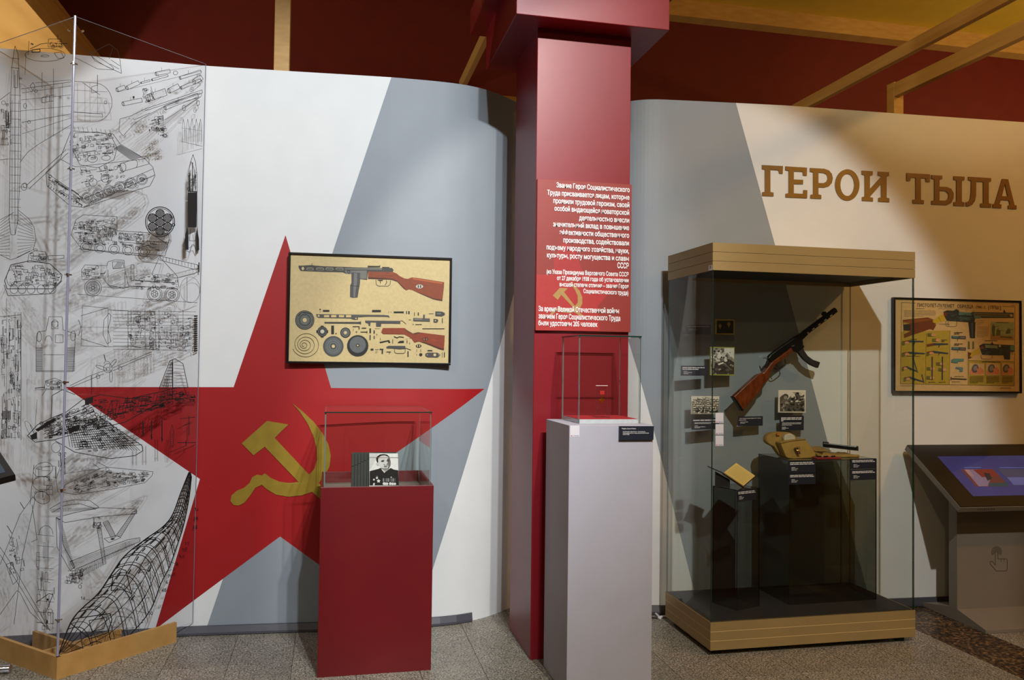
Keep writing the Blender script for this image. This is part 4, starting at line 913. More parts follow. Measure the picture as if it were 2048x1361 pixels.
a.poly([(1180, 280), (1440, 280), (1480, 312), (1540, 345), (1600, 330), (1925, 370), (1915, 548), (1860, 535), (1700, 470), (1610, 440), (1560, 456), (1520, 400), (1440, 356), (1180, 352), (1160, 330), (1170, 300)], (140, 54, 24))
a.poly([(1440, 290), (1480, 312), (1540, 345), (1600, 330), (1640, 340), (1560, 360), (1480, 335)], (96, 52, 38)); a.poly([(1610, 440), (1700, 470), (1860, 535), (1915, 548), (1914, 530), (1860, 515), (1700, 455)], WD2)
for i in range(22): x = R_.uniform(1190, 1880); y = (285+R_.uniform(3, 60)) if x < 1440 else (370+(x-1600)*.1+R_.uniform(0, 70)); a.line([(x, y), (x+R_.uniform(15, 45), y+R_.uniform(-3, 6))], 3, R_.choice([WD2, (184, 84, 44)]), up=i % 8 == 0)
a.ell(1692, 415, 36, 22, (70, 40, 30), 14); a.ell(1676, 415, 10, 14, (150, 90, 60), 8); a.ell(1706, 415, 10, 14, (150, 90, 60), 8)
a.poly([(1220, 508), (1245, 495), (1450, 496), (1450, 530), (1380, 536), (1300, 528), (1225, 524)], (66, 66, 70)); a.line([(1318, 535), (1322, 575), (1345, 586), (1430, 586), (1448, 570), (1448, 520)], 5, SD); a.line([(1452, 522), (1518, 544)], 6, SD)
a.poly([(1545, 158), (1745, 165), (1745, 203), (1545, 196)], (84, 80, 80)); a.rect(1560, 170, 1650, 178, (150, 140, 120)); a.rect(1665, 118, 1685, 160, (84, 80, 80)); a.poly([(1812, 80), (1890, 82), (1925, 100), (1925, 122), (1890, 138), (1812, 134)], (60, 60, 62)); a.rect(1830, 98, 1880, 116, (110, 110, 110)); a.poly([(1790, 170), (1835, 172), (1848, 190), (1835, 214), (1790, 212)], (66, 62, 62)); a.ell(1812, 192, 8, 8, (208, 184, 136), 8)
a.poly([(1690, 590), (1720, 575), (1840, 578), (1872, 605), (1840, 634), (1720, 632), (1690, 615)], (74, 66, 68)); a.ell(1805, 604, 17, 17, (208, 184, 136), 12); a.ell(1715, 604, 6, 6, (208, 184, 136), 8); a.ell(1855, 604, 6, 6, (208, 184, 136), 8)
a.ell(1610, 496, 34, 20, SD, 14); a.rect(1590, 484, 1602, 508, (208, 184, 136)); a.rect(1616, 484, 1628, 508, (208, 184, 136)); a.ell(1636, 600, 20, 18, SD, 10)
a.poly([(1140, 446), (1255, 424), (1270, 455), (1250, 458), (1240, 440), (1145, 462)], SD); a.line([(1312, 382), (1350, 398), (1380, 384), (1432, 392)], 9, SD); a.poly([(1355, 460), (1380, 436), (1432, 432), (1432, 458)], SD)
for x0, y0, x1, y1 in ((458, 62, 535, 82), (1050, 62, 1156, 86), (1310, 80, 1425, 98), (1424, 76, 1430, 104), (1460, 74, 1470, 108), (1485, 76, 1502, 110), (1600, 92, 1612, 128), (558, 250, 590, 352), (608, 340, 622, 352), (815, 258, 898, 266), (888, 258, 898, 296), (925, 276, 980, 286), (910, 324, 990, 332), (984, 314, 992, 342), (1018, 284, 1036, 340), (1020, 364, 1032, 424), (1068, 308, 1082, 346), (1070, 372, 1080, 410), (1082, 284, 1142, 287), (1556, 92, 1562, 132), (1248, 76, 1251, 98), (1276, 80, 1279, 96), (1733, 104, 1792, 108), (1892, 160, 1900, 220), (1570, 234, 1648, 240), (1540, 232, 1550, 240), (1655, 284, 1920, 291), (1490, 178, 1520, 182), (1294, 414, 1300, 466), (1466, 428, 1474, 462), (1498, 455, 1504, 475), (1032, 528, 1066, 548), (1084, 536, 1130, 540), (1090, 556, 1110, 559), (1086, 574, 1116, 577), (1140, 530, 1186, 542), (1165, 536, 1180, 590), (1222, 564, 1278, 570), (1254, 568, 1260, 594), (1476, 560, 1488, 626), (1586, 532, 1589, 570), (1634, 532, 1638, 570), (1586, 590, 1590, 612), (1716, 546, 1776, 558), (1892, 572, 1896, 634), (1916, 572, 1926, 632), (416, 48, 432, 60), (420, 78, 426, 90), (820, 290, 824, 316), (1104, 350, 1110, 366), (1146, 400, 1150, 426)):
    a.rect(x0, y0, x1, y1, SD, up=False)
a.ring(861, 327, 8, 8, 4, SD)
a.build('printed_picture', t)

t, a = framed('framed instruction poster of a submachine gun under the gold lettering', [(1789.2, 593), (2045, 603.5), (2043.4, 789), (1786.7, 784)], .034, .012, .03, (206, 172, 118))
a.frame(1760, 560, 5.236)
INK = (40, 30, 26); OL = (176, 150, 52); TEAL = (84, 128, 118); PAP = (206, 172, 118)
a.poly([(222, 545), (735, 530), (726, 1100), (213, 1088)], OL); a.poly([(922, 845), (1410, 858), (1406, 1112), (922, 1100)], OL)
a.line([(375, 243), (226, 238), (213, 1090), (1406, 1112), (1414, 285), (1280, 278)], 4, INK); a.line([(735, 532), (726, 1100)], 3, INK); a.line([(484, 560), (476, 1094)], 3, INK); a.line([(922, 750), (922, 1100)], 3, INK); a.line([(922, 845), (1410, 858)], 3, INK)
text_px(a, 'ПИСТОЛЕТ-ПУЛЕМЕТ', 390, 780, 282, 34, flat(INK), .02, yb1=293); text_px(a, 'ОБРАЗЦА', 808, 978, 294, 34, flat(INK), .02, yb1=299); text_px(a, '1941 г.', 1005, 1112, 300, 30, flat(INK), .015, yb1=303); text_px(a, '[ ППШ ]', 1135, 1265, 304, 32, flat(INK), .02, yb1=308)
a.bars(252, 320, 585, 5, 14, 4, (120, 100, 76), 3, slope=.02); a.bars(378, 300, 465, 1, 1, 5, INK, 4, 1); a.bars(610, 300, 930, 1, 1, 4, (120, 100, 76), 5, 1, .02); a.bars(1015, 490, 1140, 8, 15, 4, (130, 106, 80), 8, slope=.02)
BR = (110, 54, 22)
a.poly([(238, 420), (500, 394), (570, 420), (590, 470), (580, 490), (560, 528), (520, 518), (400, 560), (252, 610)], BR); a.poly([(246, 430), (500, 405), (556, 420), (430, 440), (250, 470)], (136, 70, 30)); a.poly([(246, 470), (318, 468), (318, 526), (250, 530)], (44, 40, 36)); a.poly([(246, 445), (310, 455), (246, 470)], OL); a.poly([(250, 532), (315, 540), (252, 570)], OL)
a.poly([(552, 425), (580, 412), (600, 395), (630, 372), (670, 362), (688, 385), (680, 430), (620, 445), (570, 475), (585, 455), (556, 448)], (196, 162, 40)); a.line([(612, 392), (640, 440)], 3, INK)
a.poly([(665, 335), (700, 320), (770, 322), (800, 308), (830, 322), (830, 350), (960, 345), (990, 345), (1000, 400), (990, 440), (925, 445), (850, 440), (700, 430), (668, 372)], (46, 48, 48)); a.poly([(825, 335), (955, 345), (960, 375), (825, 368)], TEAL); a.poly([(666, 345), (700, 340), (705, 380), (670, 380)], (110, 50, 30)); a.poly([(830, 385), (940, 390), (940, 425), (830, 420)], (60, 84, 82))
a.poly([(960, 338), (1400, 345), (1400, 400), (1060, 400), (990, 385)], (54, 54, 52)); a.poly([(985, 352), (1385, 358), (1385, 364), (985, 360)], (150, 130, 98)); a.poly([(985, 372), (1340, 378), (1340, 384), (985, 380)], (140, 120, 90)); a.ell(1375, 375, 16, 14, (190, 158, 108), 12); a.poly([(985, 380), (1060, 385), (1050, 405), (990, 405)], TEAL); a.poly([(1290, 340), (1300, 312), (1320, 345)], INK)
a.poly([(925, 440), (1000, 442), (996, 612), (942, 610)], (44, 42, 42)); a.poly([(955, 450), (975, 450), (975, 600), (958, 600)], (76, 76, 74)); a.line([(690, 430), (692, 480), (705, 490), (795, 490), (804, 478), (804, 435)], 3, INK); a.line([(716, 435), (712, 465), (722, 482)], 4, INK)
for i in range(60): x = R_.uniform(690, 980); y = R_.uniform(325, 435); a.line([(x, y), (x+R_.uniform(6, 30), y+R_.uniform(-2, 4))], 3, R_.choice([(100, 104, 98), (24, 24, 24), TEAL]), up=i % 15 == 0)
# soldiers panel
a.poly([(1165, 438), (1402, 446), (1402, 632), (1160, 625)], (150, 158, 120)); a.poly([(1160, 570), (1402, 590), (1402, 632), (1160, 625)], (164, 122, 60))
GR = (86, 92, 44)
a.poly([(1175, 480), (1195, 468), (1206, 500), (1200, 590), (1178, 590), (1170, 520)], GR); a.line([(1180, 498), (1245, 484)], 4, INK); a.poly([(1220, 520), (1240, 510), (1262, 545), (1258, 585), (1216, 585)], GR); a.line([(1235, 535), (1295, 528)], 4, INK); a.poly([(1318, 545), (1340, 510), (1362, 520), (1368, 560), (1320, 570)], GR); a.line([(1345, 525), (1398, 520)], 4, INK); a.poly([(1265, 590), (1385, 600), (1380, 614), (1260, 605)], GR)
for x, y in ((1188, 472), (1235, 512), (1348, 514)): a.ell(x, y, 9, 8, (150, 104, 66), 8)
a.bars(1215, 445, 1350, 1, 1, 6, INK, 11, 1, .02)
# second gun detail
a.poly([(922, 756), (960, 760), (1000, 735), (1040, 712), (1050, 770), (990, 790), (940, 830), (922, 832)], (196, 162, 40)); a.poly([(922, 756), (960, 770), (940, 800), (965, 815), (922, 832)], BR)
a.poly([(1040, 690), (1080, 668), (1160, 672), (1175, 650), (1190, 675), (1406, 686), (1406, 752), (1370, 755), (1290, 790), (1180, 790), (1070, 785), (1055, 740)], (46, 48, 48)); a.poly([(1100, 680), (1230, 690), (1230, 718), (1105, 712)], (130, 140, 116)); a.ell(1255, 694, 12, 12, (190, 170, 130), 10); a.poly([(1290, 750), (1366, 752), (1362, 836), (1302, 832)], (44, 42, 42)); a.poly([(1050, 700), (1085, 696), (1088, 720), (1055, 724)], (140, 60, 36)); a.poly([(1365, 690), (1406, 690), (1406, 740), (1365, 735)], TEAL)
a.line([(1058, 785), (1060, 820), (1075, 830), (1160, 832), (1175, 818), (1175, 790)], 3, INK)
for i in range(40): x = R_.uniform(1060, 1390); y = R_.uniform(690, 780); a.line([(x, y), (x+R_.uniform(6, 30), y+R_.uniform(-2, 4))], 3, R_.choice([(100, 104, 98), (24, 24, 24), TEAL]), up=i % 15 == 0)
a.bars(1100, 634, 1235, 1, 1, 6, INK, 12, 1, .02); a.poly([(922, 655), (930, 640), (940, 655), (942, 725), (920, 725)], (110, 100, 50)); a.poly([(968, 655), (976, 640), (986, 655), (986, 725), (966, 725)], (110, 100, 50)); a.bars(1070, 856, 1265, 1, 1, 6, INK, 13, 1, .02)
# hands row
for x0, x1 in ((935, 1090), (1110, 1255), (1275, 1400)):
    a.poly([(x0, 872), (x1, 878), (x1, 1000), (x0, 996)], PAP); c = (x0+x1)/2
    a.poly([(x0+4, 960), (x0+40, 900), (c, 930), (c+40, 915), (x1-4, 950), (x1-6, 992), (x0+4, 990)], (206, 128, 88)); a.ell(c-16, 930, 36, 46, (92, 84, 84), 14, .3); a.ell(c-14, 926, 20, 28, (140, 130, 128), 12, .3); a.ell(c+26, 945, 26, 22, (206, 128, 88), 12)
    a.bars(x0+4, 1012, x1-6, 6, 13, 6, (104, 88, 30), int(x0))
# small operations, left and middle columns
def mini(x, y, l, sl=0., hand=True):
    a.poly([(x, y), (x+l*.35, y-12), (x+l*.4, y+8), (x+4, y+26)], BR); a.poly([(x+l*.3, y-12), (x+l, y-4+sl), (x+l, y+8+sl), (x+l*.35, y+10)], (56, 66, 84)); a.line([(x+l*.6, y+6), (x+l*.55, y+34)], 7, INK)
    if hand: a.ell(x+l*.22, y+14, 24, 14, (206, 150, 110), 10); a.poly([(x-4, y+10), (x+l*.12, y+4), (x+l*.12, y+36), (x, y+44)], (104, 98, 46))
mini(232, 645, 225); mini(230, 765, 240, 6); mini(232, 915, 150, 40); mini(250, 1025, 200, 40); mini(490, 675, 225, -4, False); mini(490, 755, 225, 14)
a.line([(345, 815), (395, 970)], 10, (86, 84, 84)); a.line([(440, 990), (462, 1080)], 10, (86, 84, 84))
for x, y in ((500, 575), (548, 630), (490, 930), (612, 940), (486, 1025), (590, 880)): a.poly([(x, y-16), (x+44, y-14), (x+44, y+18), (x, y+16)], (104, 98, 46)); a.ell(x+60, y+2, 24, 16, (206, 150, 110), 10)
for x in (548, 655): a.line([(x, 805), (x-2, 1050)], 12, (62, 58, 56)); a.bars(x-40, 1070, x+30, 1, 1, 4, INK, x, 1)
a.bars(320, 620, 388, 1, 1, 5, INK, 21, 1); a.bars(645, 628, 705, 2, 14, 5, INK, 22); a.bars(280, 798, 420, 1, 1, 4, INK, 23, 1)
for y in (585, 704): a.poly([(750, y), (900, y+5), (900, y+35), (750, y+28)], (62, 78, 84)); a.poly([(760, y+4), (820, y+6), (820, y+20), (760, y+18)], TEAL); a.poly([(840, y+12), (890, y+14), (890, y+28), (840, y+26)], (130, 96, 80)); a.line([(815, y+30), (812, y+60)], 4, INK); a.bars(778, y-36, 865, 2, 14, 6, INK, y)
a.poly([(748, 838), (775, 824), (880, 828), (878, 852), (820, 855), (816, 872), (748, 866)], TEAL); a.poly([(795, 912), (868, 918), (868, 962), (834, 960), (834, 935), (795, 930)], (92, 124, 130)); a.line([(745, 1018), (745, 1050)], 10, BR); a.line([(750, 1035), (910, 1042)], 9, INK); a.bars(780, 1010, 880, 1, 1, 4, INK, 31, 1); a.bars(750, 1066, 840, 1, 1, 4, INK, 32, 1)
a.bars(215, 1106, 370, 1, 1, 4, (120, 100, 76), 33, 1); a.bars(1262, 1130, 1380, 1, 1, 5, (120, 100, 76), 34, 1); a.bars(1372, 266, 1412, 1, 1, 4, INK, 35, 1); a.bars(620, 460, 730, 1, 1, 4, (120, 100, 76), 36, 1); a.bars(1010, 425, 1090, 3, 20, 3, (130, 106, 80), 37)
a.build('printed_picture', t)

# ================================================================== TALL DISPLAY CASE
CX0, CX1, CY0, CY1 = 1.993, 3.244, 4.037, 4.635
CB, CT = .178, 2.058          # glass from / to
case = thing('display_case', 'tall glass display case with gold metal base and canopy', 'display case', ((CX0+CX1)/2, (CY0+CY1)/2, 0))
def band_part(name, z0, z1):
    h = (z1-z0)/3; root = MB(); root.box((CX0+.0003, CY0+.0003, z0+.001), (CX1-.0003, CY1-.0003, z1-.001), MT['groove']); r = root.build(name, case)
    for i in range(3):
        mb = MB(); mb.box((CX0, CY0, z0+i*h+(.0014 if i else 0)), (CX1, CY1, z0+(i+1)*h-(.0014 if i < 2 else 0)), MT['bronze']); mb.build('metal_band', r)
band_part('base', .03, CB)
# canopy is a hollow hood: four fascias of three bands and a dark soffit
h = (2.207-CT)/3
hood = MB(); hood.box((CX0+.006, CY0+.006, CT+.03), (CX1-.006, CY1-.006, 2.205), MT['groove']); hd = hood.build('canopy', case)
for i in range(3):
    z0, z1 = CT+i*h+(.001 if i else 0), CT+(i+1)*h-(.001 if i < 2 else 0)
    for lo, hi in (((CX0, CY0, z0), (CX1, CY0+.012, z1)), ((CX0, CY1-.012, z0), (CX1, CY1, z1)), ((CX0, CY0+.012, z0), (CX0+.012, CY1-.012, z1)), ((CX1-.012, CY0+.012, z0), (CX1, CY1-.012, z1))):
        mb = MB(); mb.box(lo, hi, MT['bronze']); mb.build('metal_band', hd)
mb = MB(); mb.box((CX0+.012, CY0+.012, CT+.022), (CX1-.012, CY1-.012, CT+.03), MT['blackmat']); mb.build('soffit', hd)
mb = MB(); mb.box((CX0+.014, CY0+.014, CB), (CX1-.014, CY1-.014, CB+.003), MT['blackmat']); mb.build('deck', case)
for x, y in ((CX0+.06, CY0+.06), (CX1-.06, CY0+.06), (CX0+.06, CY1-.06), (CX1-.06, CY1-.06)):
    mb = MB(); mb.tube([(x, y, 0), (x, y, .012), (x, y, .013), (x, y, .031)], [.028, .028, .014, .014], MT['blackmat'], 12); mb.build('foot', case)
g = .004; T = .007
pane('glass_pane', case, (CX0+g, CY0+g, CB), (CX1-g, CY0+g+T, CT+.02)); pane('glass_pane', case, (CX0+g, CY1-g-T, CB), (CX1-g, CY1-g, CT+.02))
pane('glass_pane', case, (CX0+g, CY0+g+T, CB), (CX0+g+T, CY1-g-T, CT+.02)); pane('glass_pane', case, (CX1-g-T, CY0+g+T, CB), (CX1-g, CY1-g-T, CT+.02))
DZ = CB+.003
BG = CY1-g-T                     # inner face of the back pane
# --- smoked stands, from the corners of their feet
def smoked(label, fl, bl, fr, ztop):
    A, B, C = [at_z(x, y, DZ) for x, y in (fl, bl, fr)]
    u = (C-A); v = (B-A); v = v-u*(v.dot(u)/u.dot(u)); D = A+u+v; B = A+v
    t = thing('smoked_stand', label, 'stand', tuple((A+D)/2))
    th = .004; un = u.normalized(); vn = v.normalized(); zv = Vector((0, 0, ztop-th-DZ))
    def sheet(nm, p, q, off):
        mb = MB(); P = [p, q, q+off, p+off]; P += [x+zv for x in P]
        mb.faces(P, [(0, 1, 5, 4), (2, 3, 7, 6)], MT['smoke']); mb.faces(P, [(1, 2, 6, 5), (3, 0, 4, 7), (4, 5, 6, 7), (3, 2, 1, 0)], MT['smokeedge']); fixn(mb.build(nm, t))
    sheet('side_sheet', A, C, vn*th); sheet('side_sheet', B, D, -vn*th); sheet('side_sheet', A+vn*th, B-vn*th, un*th); sheet('side_sheet', C+vn*th, D-vn*th, -un*th)
    mb = MB(); mb.prism([A+zv, C+zv, D+zv, B+zv], (0, 0, th), MT['smoke'], MT['smokeedge']); fixn(mb.build('top_sheet', t))
    return A, u, v, un, vn
zs = at_y(1474, 981, at_z(1474, 1223, DZ).y).z; zl = at_y(1578, 921.5, at_z(1578, 1211, DZ).y).z
sA, sU, sV, sun, svn = smoked('short smoked acrylic stand under the open notebook', (1474, 1223), (1414, 1208), (1519, 1213), zs)
lA, lU, lV, lun, lvn = smoked('wide smoked acrylic stand under the canvas bag', (1578, 1211), (1523, 1178), (1753, 1200), zl)

# --- submachine gun on the back glass: side outline from the photograph, real thickness
GY = BG-.045
def gp(x, y, Y=None): return at_y(1440+x/5.919, 600+y/5.919, GY if Y is None else Y)
gun = thing('submachine_gun', 'submachine gun with polished brown stock and curved magazine on the back glass', 'gun', tuple(gp(560, 700)))
def gprism(name, pts, th, mat, bevel=.003, parent=None):
    mb = MB(); P = [gp(*p)+Vector((0, -th/2, 0)) for p in pts]; mb.prism(P, (0, th, 0), MT[mat]); o = fixn(mb.build(name, parent or gun, bevel=bevel)); return o
gprism('stock', [(140, 1150), (200, 1095), (300, 1000), (420, 892), (445, 880), (495, 865), (530, 825), (575, 765), (600, 735), (830, 565), (850, 612), (770, 675), (640, 768), (622, 795), (588, 850), (566, 880), (562, 935), (545, 968), (515, 985), (495, 1000), (485, 1040), (425, 1115), (265, 1308), (245, 1313)], .040, 'gunwood', .010)
gprism('butt_plate', [(136, 1146), (150, 1140), (266, 1305), (250, 1320), (238, 1312)], .042, 'steel', .004)
gprism('receiver', [(555, 690), (580, 655), (640, 605), (890, 430), (1000, 370), (1030, 415), (965, 475), (972, 530), (880, 610), (848, 618), (830, 565), (600, 735), (575, 725)], .034, 'steel', .006)
gprism('tang', [(560, 715), (585, 735), (545, 800), (530, 800)], .022, 'steel', .003)
gprism('magazine', [(905, 600), (968, 548), (985, 600), (1030, 665), (1090, 710), (1176, 740), (1150, 810), (1060, 770), (985, 710), (935, 650)], .026, 'blackmat', .004)
gprism('magazine_well', [(880, 590), (960, 520), (985, 560), (905, 625)], .034, 'steel', .003)
gprism('rear_sight', [(690, 580), (780, 515), (790, 530), (700, 598)], .014, 'steel', .002)
gprism('cocking_handle', [(815, 545), (855, 530), (860, 548), (825, 562)], .052, 'chrome', .003)
mb = MB(); mb.tube([gp(*p) for p in ((640, 785), (648, 812), (668, 825), (700, 812), (762, 768), (775, 740), (768, 705))], .0035, MT['steel'], 8); mb.build('trigger_guard', gun, smooth=True)
mb = MB(); mb.tube([gp(*p) for p in ((672, 745), (670, 775), (682, 795))], .003, MT['steel'], 6); mb.build('trigger', gun)
# perforated barrel jacket: rings and longitudinal strips round an inner barrel
J0, J1 = gp(985, 405), gp(1365, 122); ax = (J1-J0).normalized(); sd = Vector((0, 1, 0)); upv = ax.cross(sd).normalized()
if upv.z < 0: upv = -upv
mb = MB(); L = (J1-J0).length; N = 16; rj = .0185; cuts = []
for k in range(5): cuts += [(.03+k*.185, .03+k*.185+.125)]
st = sorted(set([0., 1.]+[c for p in cuts for c in p]))
for i in range(len(st)-1):
    a0, a1 = st[i], min(st[i+1], 1.)
    open_ = any(abs(a0-c[0]) < 1e-6 for c in cuts)
    for j in range(N):
        if open_ and j in (1, 2, 5, 6, 9, 10): continue
        t0, t1 = 2*pi*j/N, 2*pi*(j+1)/N; q = []
        for r in (rj, rj-.002):
            for s_, t_ in ((a0, t0), (a1, t0), (a1, t1), (a0, t1)): q.append(J0+ax*(L*s_)+(upv*cos(t_+.2)+sd*sin(t_+.2))*r)
        mb.faces(q, [(0, 1, 2, 3), (7, 6, 5, 4), (0, 4, 5, 1), (1, 5, 6, 2), (2, 6, 7, 3), (3, 7, 4, 0)], MT['steel'])
o = mb.build('barrel_jacket', gun); o['kind'] = 'stuff'
mb = MB(); mb.tube([J0-ax*.02, J1-ax*.03], .008, MT['blackmat'], 10); mb.build('barrel', gun)
gprism('front_sight', [(1200, 165), (1218, 138), (1252, 140), (1258, 165), (1240, 190), (1212, 190)], .012, 'steel', .002)
for x, y in ((560, 690), (1030, 400)):      # clear pegs that carry the gun on the back glass
    p = gp(x, y); mb = MB(); mb.tube([p, Vector((p.x, BG, p.z))], .004, MT['acedge'], 8); mb.build('hanging_peg', gun)

# --- photographs on the back glass
def photo(label, px, border, paper, fn, f):
    c = [at_y(x, y, BG-.006) for x, y in px]
    t = thing('photograph', label, 'photograph', tuple((c[2]+c[3])/2))
    mb = MB(); mb.prism(c, (0, .0055, 0), flat(border)); fixn(mb.build('mount', t))
    a = Art((0, BG-.006, 0), (0, 1, 0), .0003).frame(*f); fn(a); a.build('photographic_print', t); return t
K0, K1, K2, K3 = (30, 28, 24), (84, 80, 72), (150, 146, 134), (220, 216, 202)
def f1(a):
    a.rect(812, 212, 1135, 460, (36, 28, 22))
    for x, y in ((875, 310), (1045, 275)):
        a.poly([(x-60, 455), (x-46, y+70), (x, y+56), (x+50, y+70), (x+66, 455)], (26, 20, 18)); a.ell(x, y, 30, 42, (176, 142, 84), 14); a.poly([(x-8, y+40), (x+12, y+40), (x+4, y+80)], (190, 160, 104)); a.poly([(x-30, y-12), (x-20, y-42), (x+20, y-42), (x+30, y-12), (x, y-28)], (120, 96, 60))
photo('small dark photograph of two people in a yellow mount, topmost on the back glass', [(1431.4, 638.5), (1469.2, 639.5), (1469, 670), (1431.2, 669)], (196, 170, 72), K0, f1, (1350, 620, 9.72))
def f2(a):
    a.rect(695, 745, 1148, 1255, K2); a.poly([(960, 745), (1148, 745), (1148, 960), (1060, 880), (960, 820)], K3); a.poly([(770, 1050), (900, 1000), (1050, 960), (1148, 1020), (1148, 1255), (740, 1255)], (52, 48, 42))
    a.blobs(700, 750, 950, 1000, 60, [K0, K1, K3, K2], 8, 34, 2); a.ell(860, 900, 40, 52, K3, 14, .3); a.ell(1000, 880, 38, 50, K2, 14, .5); a.blobs(940, 820, 1100, 1000, 24, [K0, K3, K1], 8, 28, 3); a.blobs(700, 1020, 1140, 1250, 34, [K0, K1, K0, K2], 8, 36, 4); a.poly([(830, 1050), (940, 1015), (950, 1040), (850, 1080)], K3); a.line([(960, 1040), (1090, 1170)], 8, K2); a.ell(985, 985, 34, 28, K3, 12)
photo('upright photograph of people gathered round a weapon in a green mount', [(1420.5, 694), (1469.5, 695), (1469, 752), (1420, 751)], (140, 150, 60), K0, f2, (1350, 620, 9.72))
def f3(a):
    a.rect(98, 252, 516, 515, K2); a.poly([(98, 252), (516, 252), (516, 300), (300, 262), (98, 330)], K3); a.rect(150, 420, 500, 500, K0)
    R = random.Random(5)
    for r in range(6):
        for i in range(14): x = 130+i*28+R.uniform(-8, 8); y = 288+r*34+R.uniform(-8, 8); a.ell(x, y, 11, 13, R.choice([K3, K2, K3]), 7, up=i == 0); a.ell(x+3, y+15, 13, 9, R.choice([K0, K1]), 6, up=False)
    a.blobs(98, 480, 516, 515, 16, [K1, K2, K3], 6, 18, 6)
photo('wide photograph of a large crowd of people on the back glass', [(1382.5, 792.5), (1438.5, 793), (1438, 828.5), (1382, 828.5)], (206, 202, 186), K0, f3, (1370, 760, 7.585))
def f4(a):
    a.rect(1438, 172, 1815, 484, K3); a.poly([(1438, 270), (1480, 230), (1560, 300), (1600, 250), (1700, 200), (1815, 290), (1815, 484), (1438, 484)], K1)
    a.ell(1525, 255, 46, 42, (70, 64, 56), 14); a.ell(1525, 270, 28, 26, K2, 12); a.poly([(1450, 340), (1500, 290), (1570, 300), (1590, 360), (1500, 430), (1440, 430)], (104, 98, 88)); a.ell(1480, 405, 30, 34, K2, 12); a.line([(1560, 330), (1800, 352)], 14, K0); a.blobs(1600, 190, 1810, 340, 40, [K0, K2, K3, K1], 8, 28, 8); a.blobs(1440, 360, 1812, 482, 46, [K0, K1, K2, K0], 8, 28, 9); a.ell(1545, 350, 30, 20, K2, 12)
photo('photograph of two people in winter hoods aiming a gun, white mount', [(1557, 780.8), (1611.5, 781), (1611, 825.8), (1556.5, 825.5)], (226, 222, 206), K0, f4, (1370, 760, 7.585))

# --- captions
def back_plaque(label, px, rows): return cap_plaque(label, (0, BG-.001, 0), (0, 1, 0), px, rows, .005)
B4 = [('B', .05, .95, .22, .07, ''), ('b', .1, .3, .45, .05, ''), ('b', .1, .45, .56, .05, ''), ('b', .1, .28, .67, .05, '')]
back_plaque('navy plaque beside the small photograph of two people', [(1372, 650), (1422, 650), (1421.5, 669.5), (1371.5, 669)], B4)
back_plaque('navy plaque beside the green mounted photograph', [(1362.5, 732), (1414.5, 732.5), (1414, 752), (1362, 752)], [('B', .05, .9, .22, .08, ''), ('B', .05, .7, .38, .08, ''), ('b', .1, .24, .58, .05, ''), ('b', .1, .42, .70, .05, ''), ('b', .1, .3, .82, .05, '')])
back_plaque('navy plaque under the photograph of the crowd', [(1384, 837), (1438.5, 836), (1438, 859), (1383.5, 860)], [('B', .05, .95, .24, .09, ''), ('b', .1, .95, .42, .05, ''), ('b', .1, .7, .51, .05, ''), ('b', .1, .24, .70, .05, ''), ('b', .1, .5, .79, .05, ''), ('b', .1, .3, .88, .05, '')])
back_plaque('navy plaque under the butt of the submachine gun', [(1476.5, 834), (1525.8, 833), (1525.5, 852), (1476, 852.7)], [('T', .05, .93, .24, .10, '7,62-мм пистолет-пулемет образца 1941 г. системы'), ('T', .05, .32, .42, .10, 'Шпагина (ППШ)'), ('b', .09, .44, .62, .06, ''), ('b', .09, .28, .74, .06, '')])
back_plaque('navy plaque under the photograph of people in winter hoods', [(1560, 832.5), (1607.8, 832), (1607.5, 861), (1559.5, 861.5)], [('B', .05, .95, .17, .06, ''), ('B', .05, .9, .27, .06, ''), ('B', .05, .15, .37, .06, ''), ('b', .09, .9, .5, .04, ''), ('b', .09, .88, .58, .04, ''), ('b', .09, .5, .66, .04, ''), ('b', .09, .25, .8, .04, ''), ('b', .09, .4, .87, .04, ''), ('b', .09, .27, .94, .04, '')])
BT = [('B', .05, .9, .2, .07, ''), ('B', .05, .95, .33, .07, ''), ('b', .1, .24, .58, .05, ''), ('b', .1, .34, .69, .05, ''), ('b', .1, .3, .8, .05, '')]
ln = Vector((lun.y, -lun.x, 0)); sn = Vector((sun.y, -sun.x, 0))
cap_plaque('upper navy plaque on the wide smoked stand, below the canvas bag', lA, ln, [(1577.5, 922.5), (1631, 921), (1631, 945.5), (1577.5, 946.8)], BT)
cap_plaque('lower navy plaque on the wide smoked stand, below the canvas bag', lA, ln, [(1577.5, 948.2), (1631, 946.8), (1631, 968.5), (1577.5, 970)], BT)
cap_plaque('upper navy plaque on the wide smoked stand, below the black magazine', lA, ln, [(1702, 918.5), (1752.3, 917.3), (1752.3, 937.5), (1702, 939.5)], BT)
cap_plaque('lower navy plaque on the wide smoked stand, below the black magazine', lA, ln, [(1702, 940.8), (1752.3, 939), (1752.3, 959.5), (1702, 961.5)], BT)
cap_plaque('navy plaque on the short smoked stand under the notebook', lA*0+sA, sn, [(1474.5, 982), (1513, 978), (1513, 1000), (1474.5, 1004.5)], BT)
# --- stickers on the front pane and canopy
FG = CY0+g
for i, lab in enumerate(('white sticker on the case glass, topmost of three in a column', 'white sticker on the case glass, middle of three in a column', 'white sticker on the case glass, lowest of three in a column')):
    y = 826+i*22.9; sticker(lab, (0, FG, 0), (0, 1, 0), [(1431, y), (1447, y), (1447, y+20.6), (1431, y+20.8)], print_=travel(1431, 1447, y+19.6, 1.8))
def num24(a): text_px(a, '24', 1419.2, 1422.4, 537.6, 5, MT['ink'], .02, yb1=536.6)
sticker('tiny white number sticker on the side of the gold canopy', (CX0, 0, 0), (1, 0, 0), [(1417, 531.3), (1423.8, 530.2), (1423.8, 540.8), (1417, 541.8)], print_=num24)

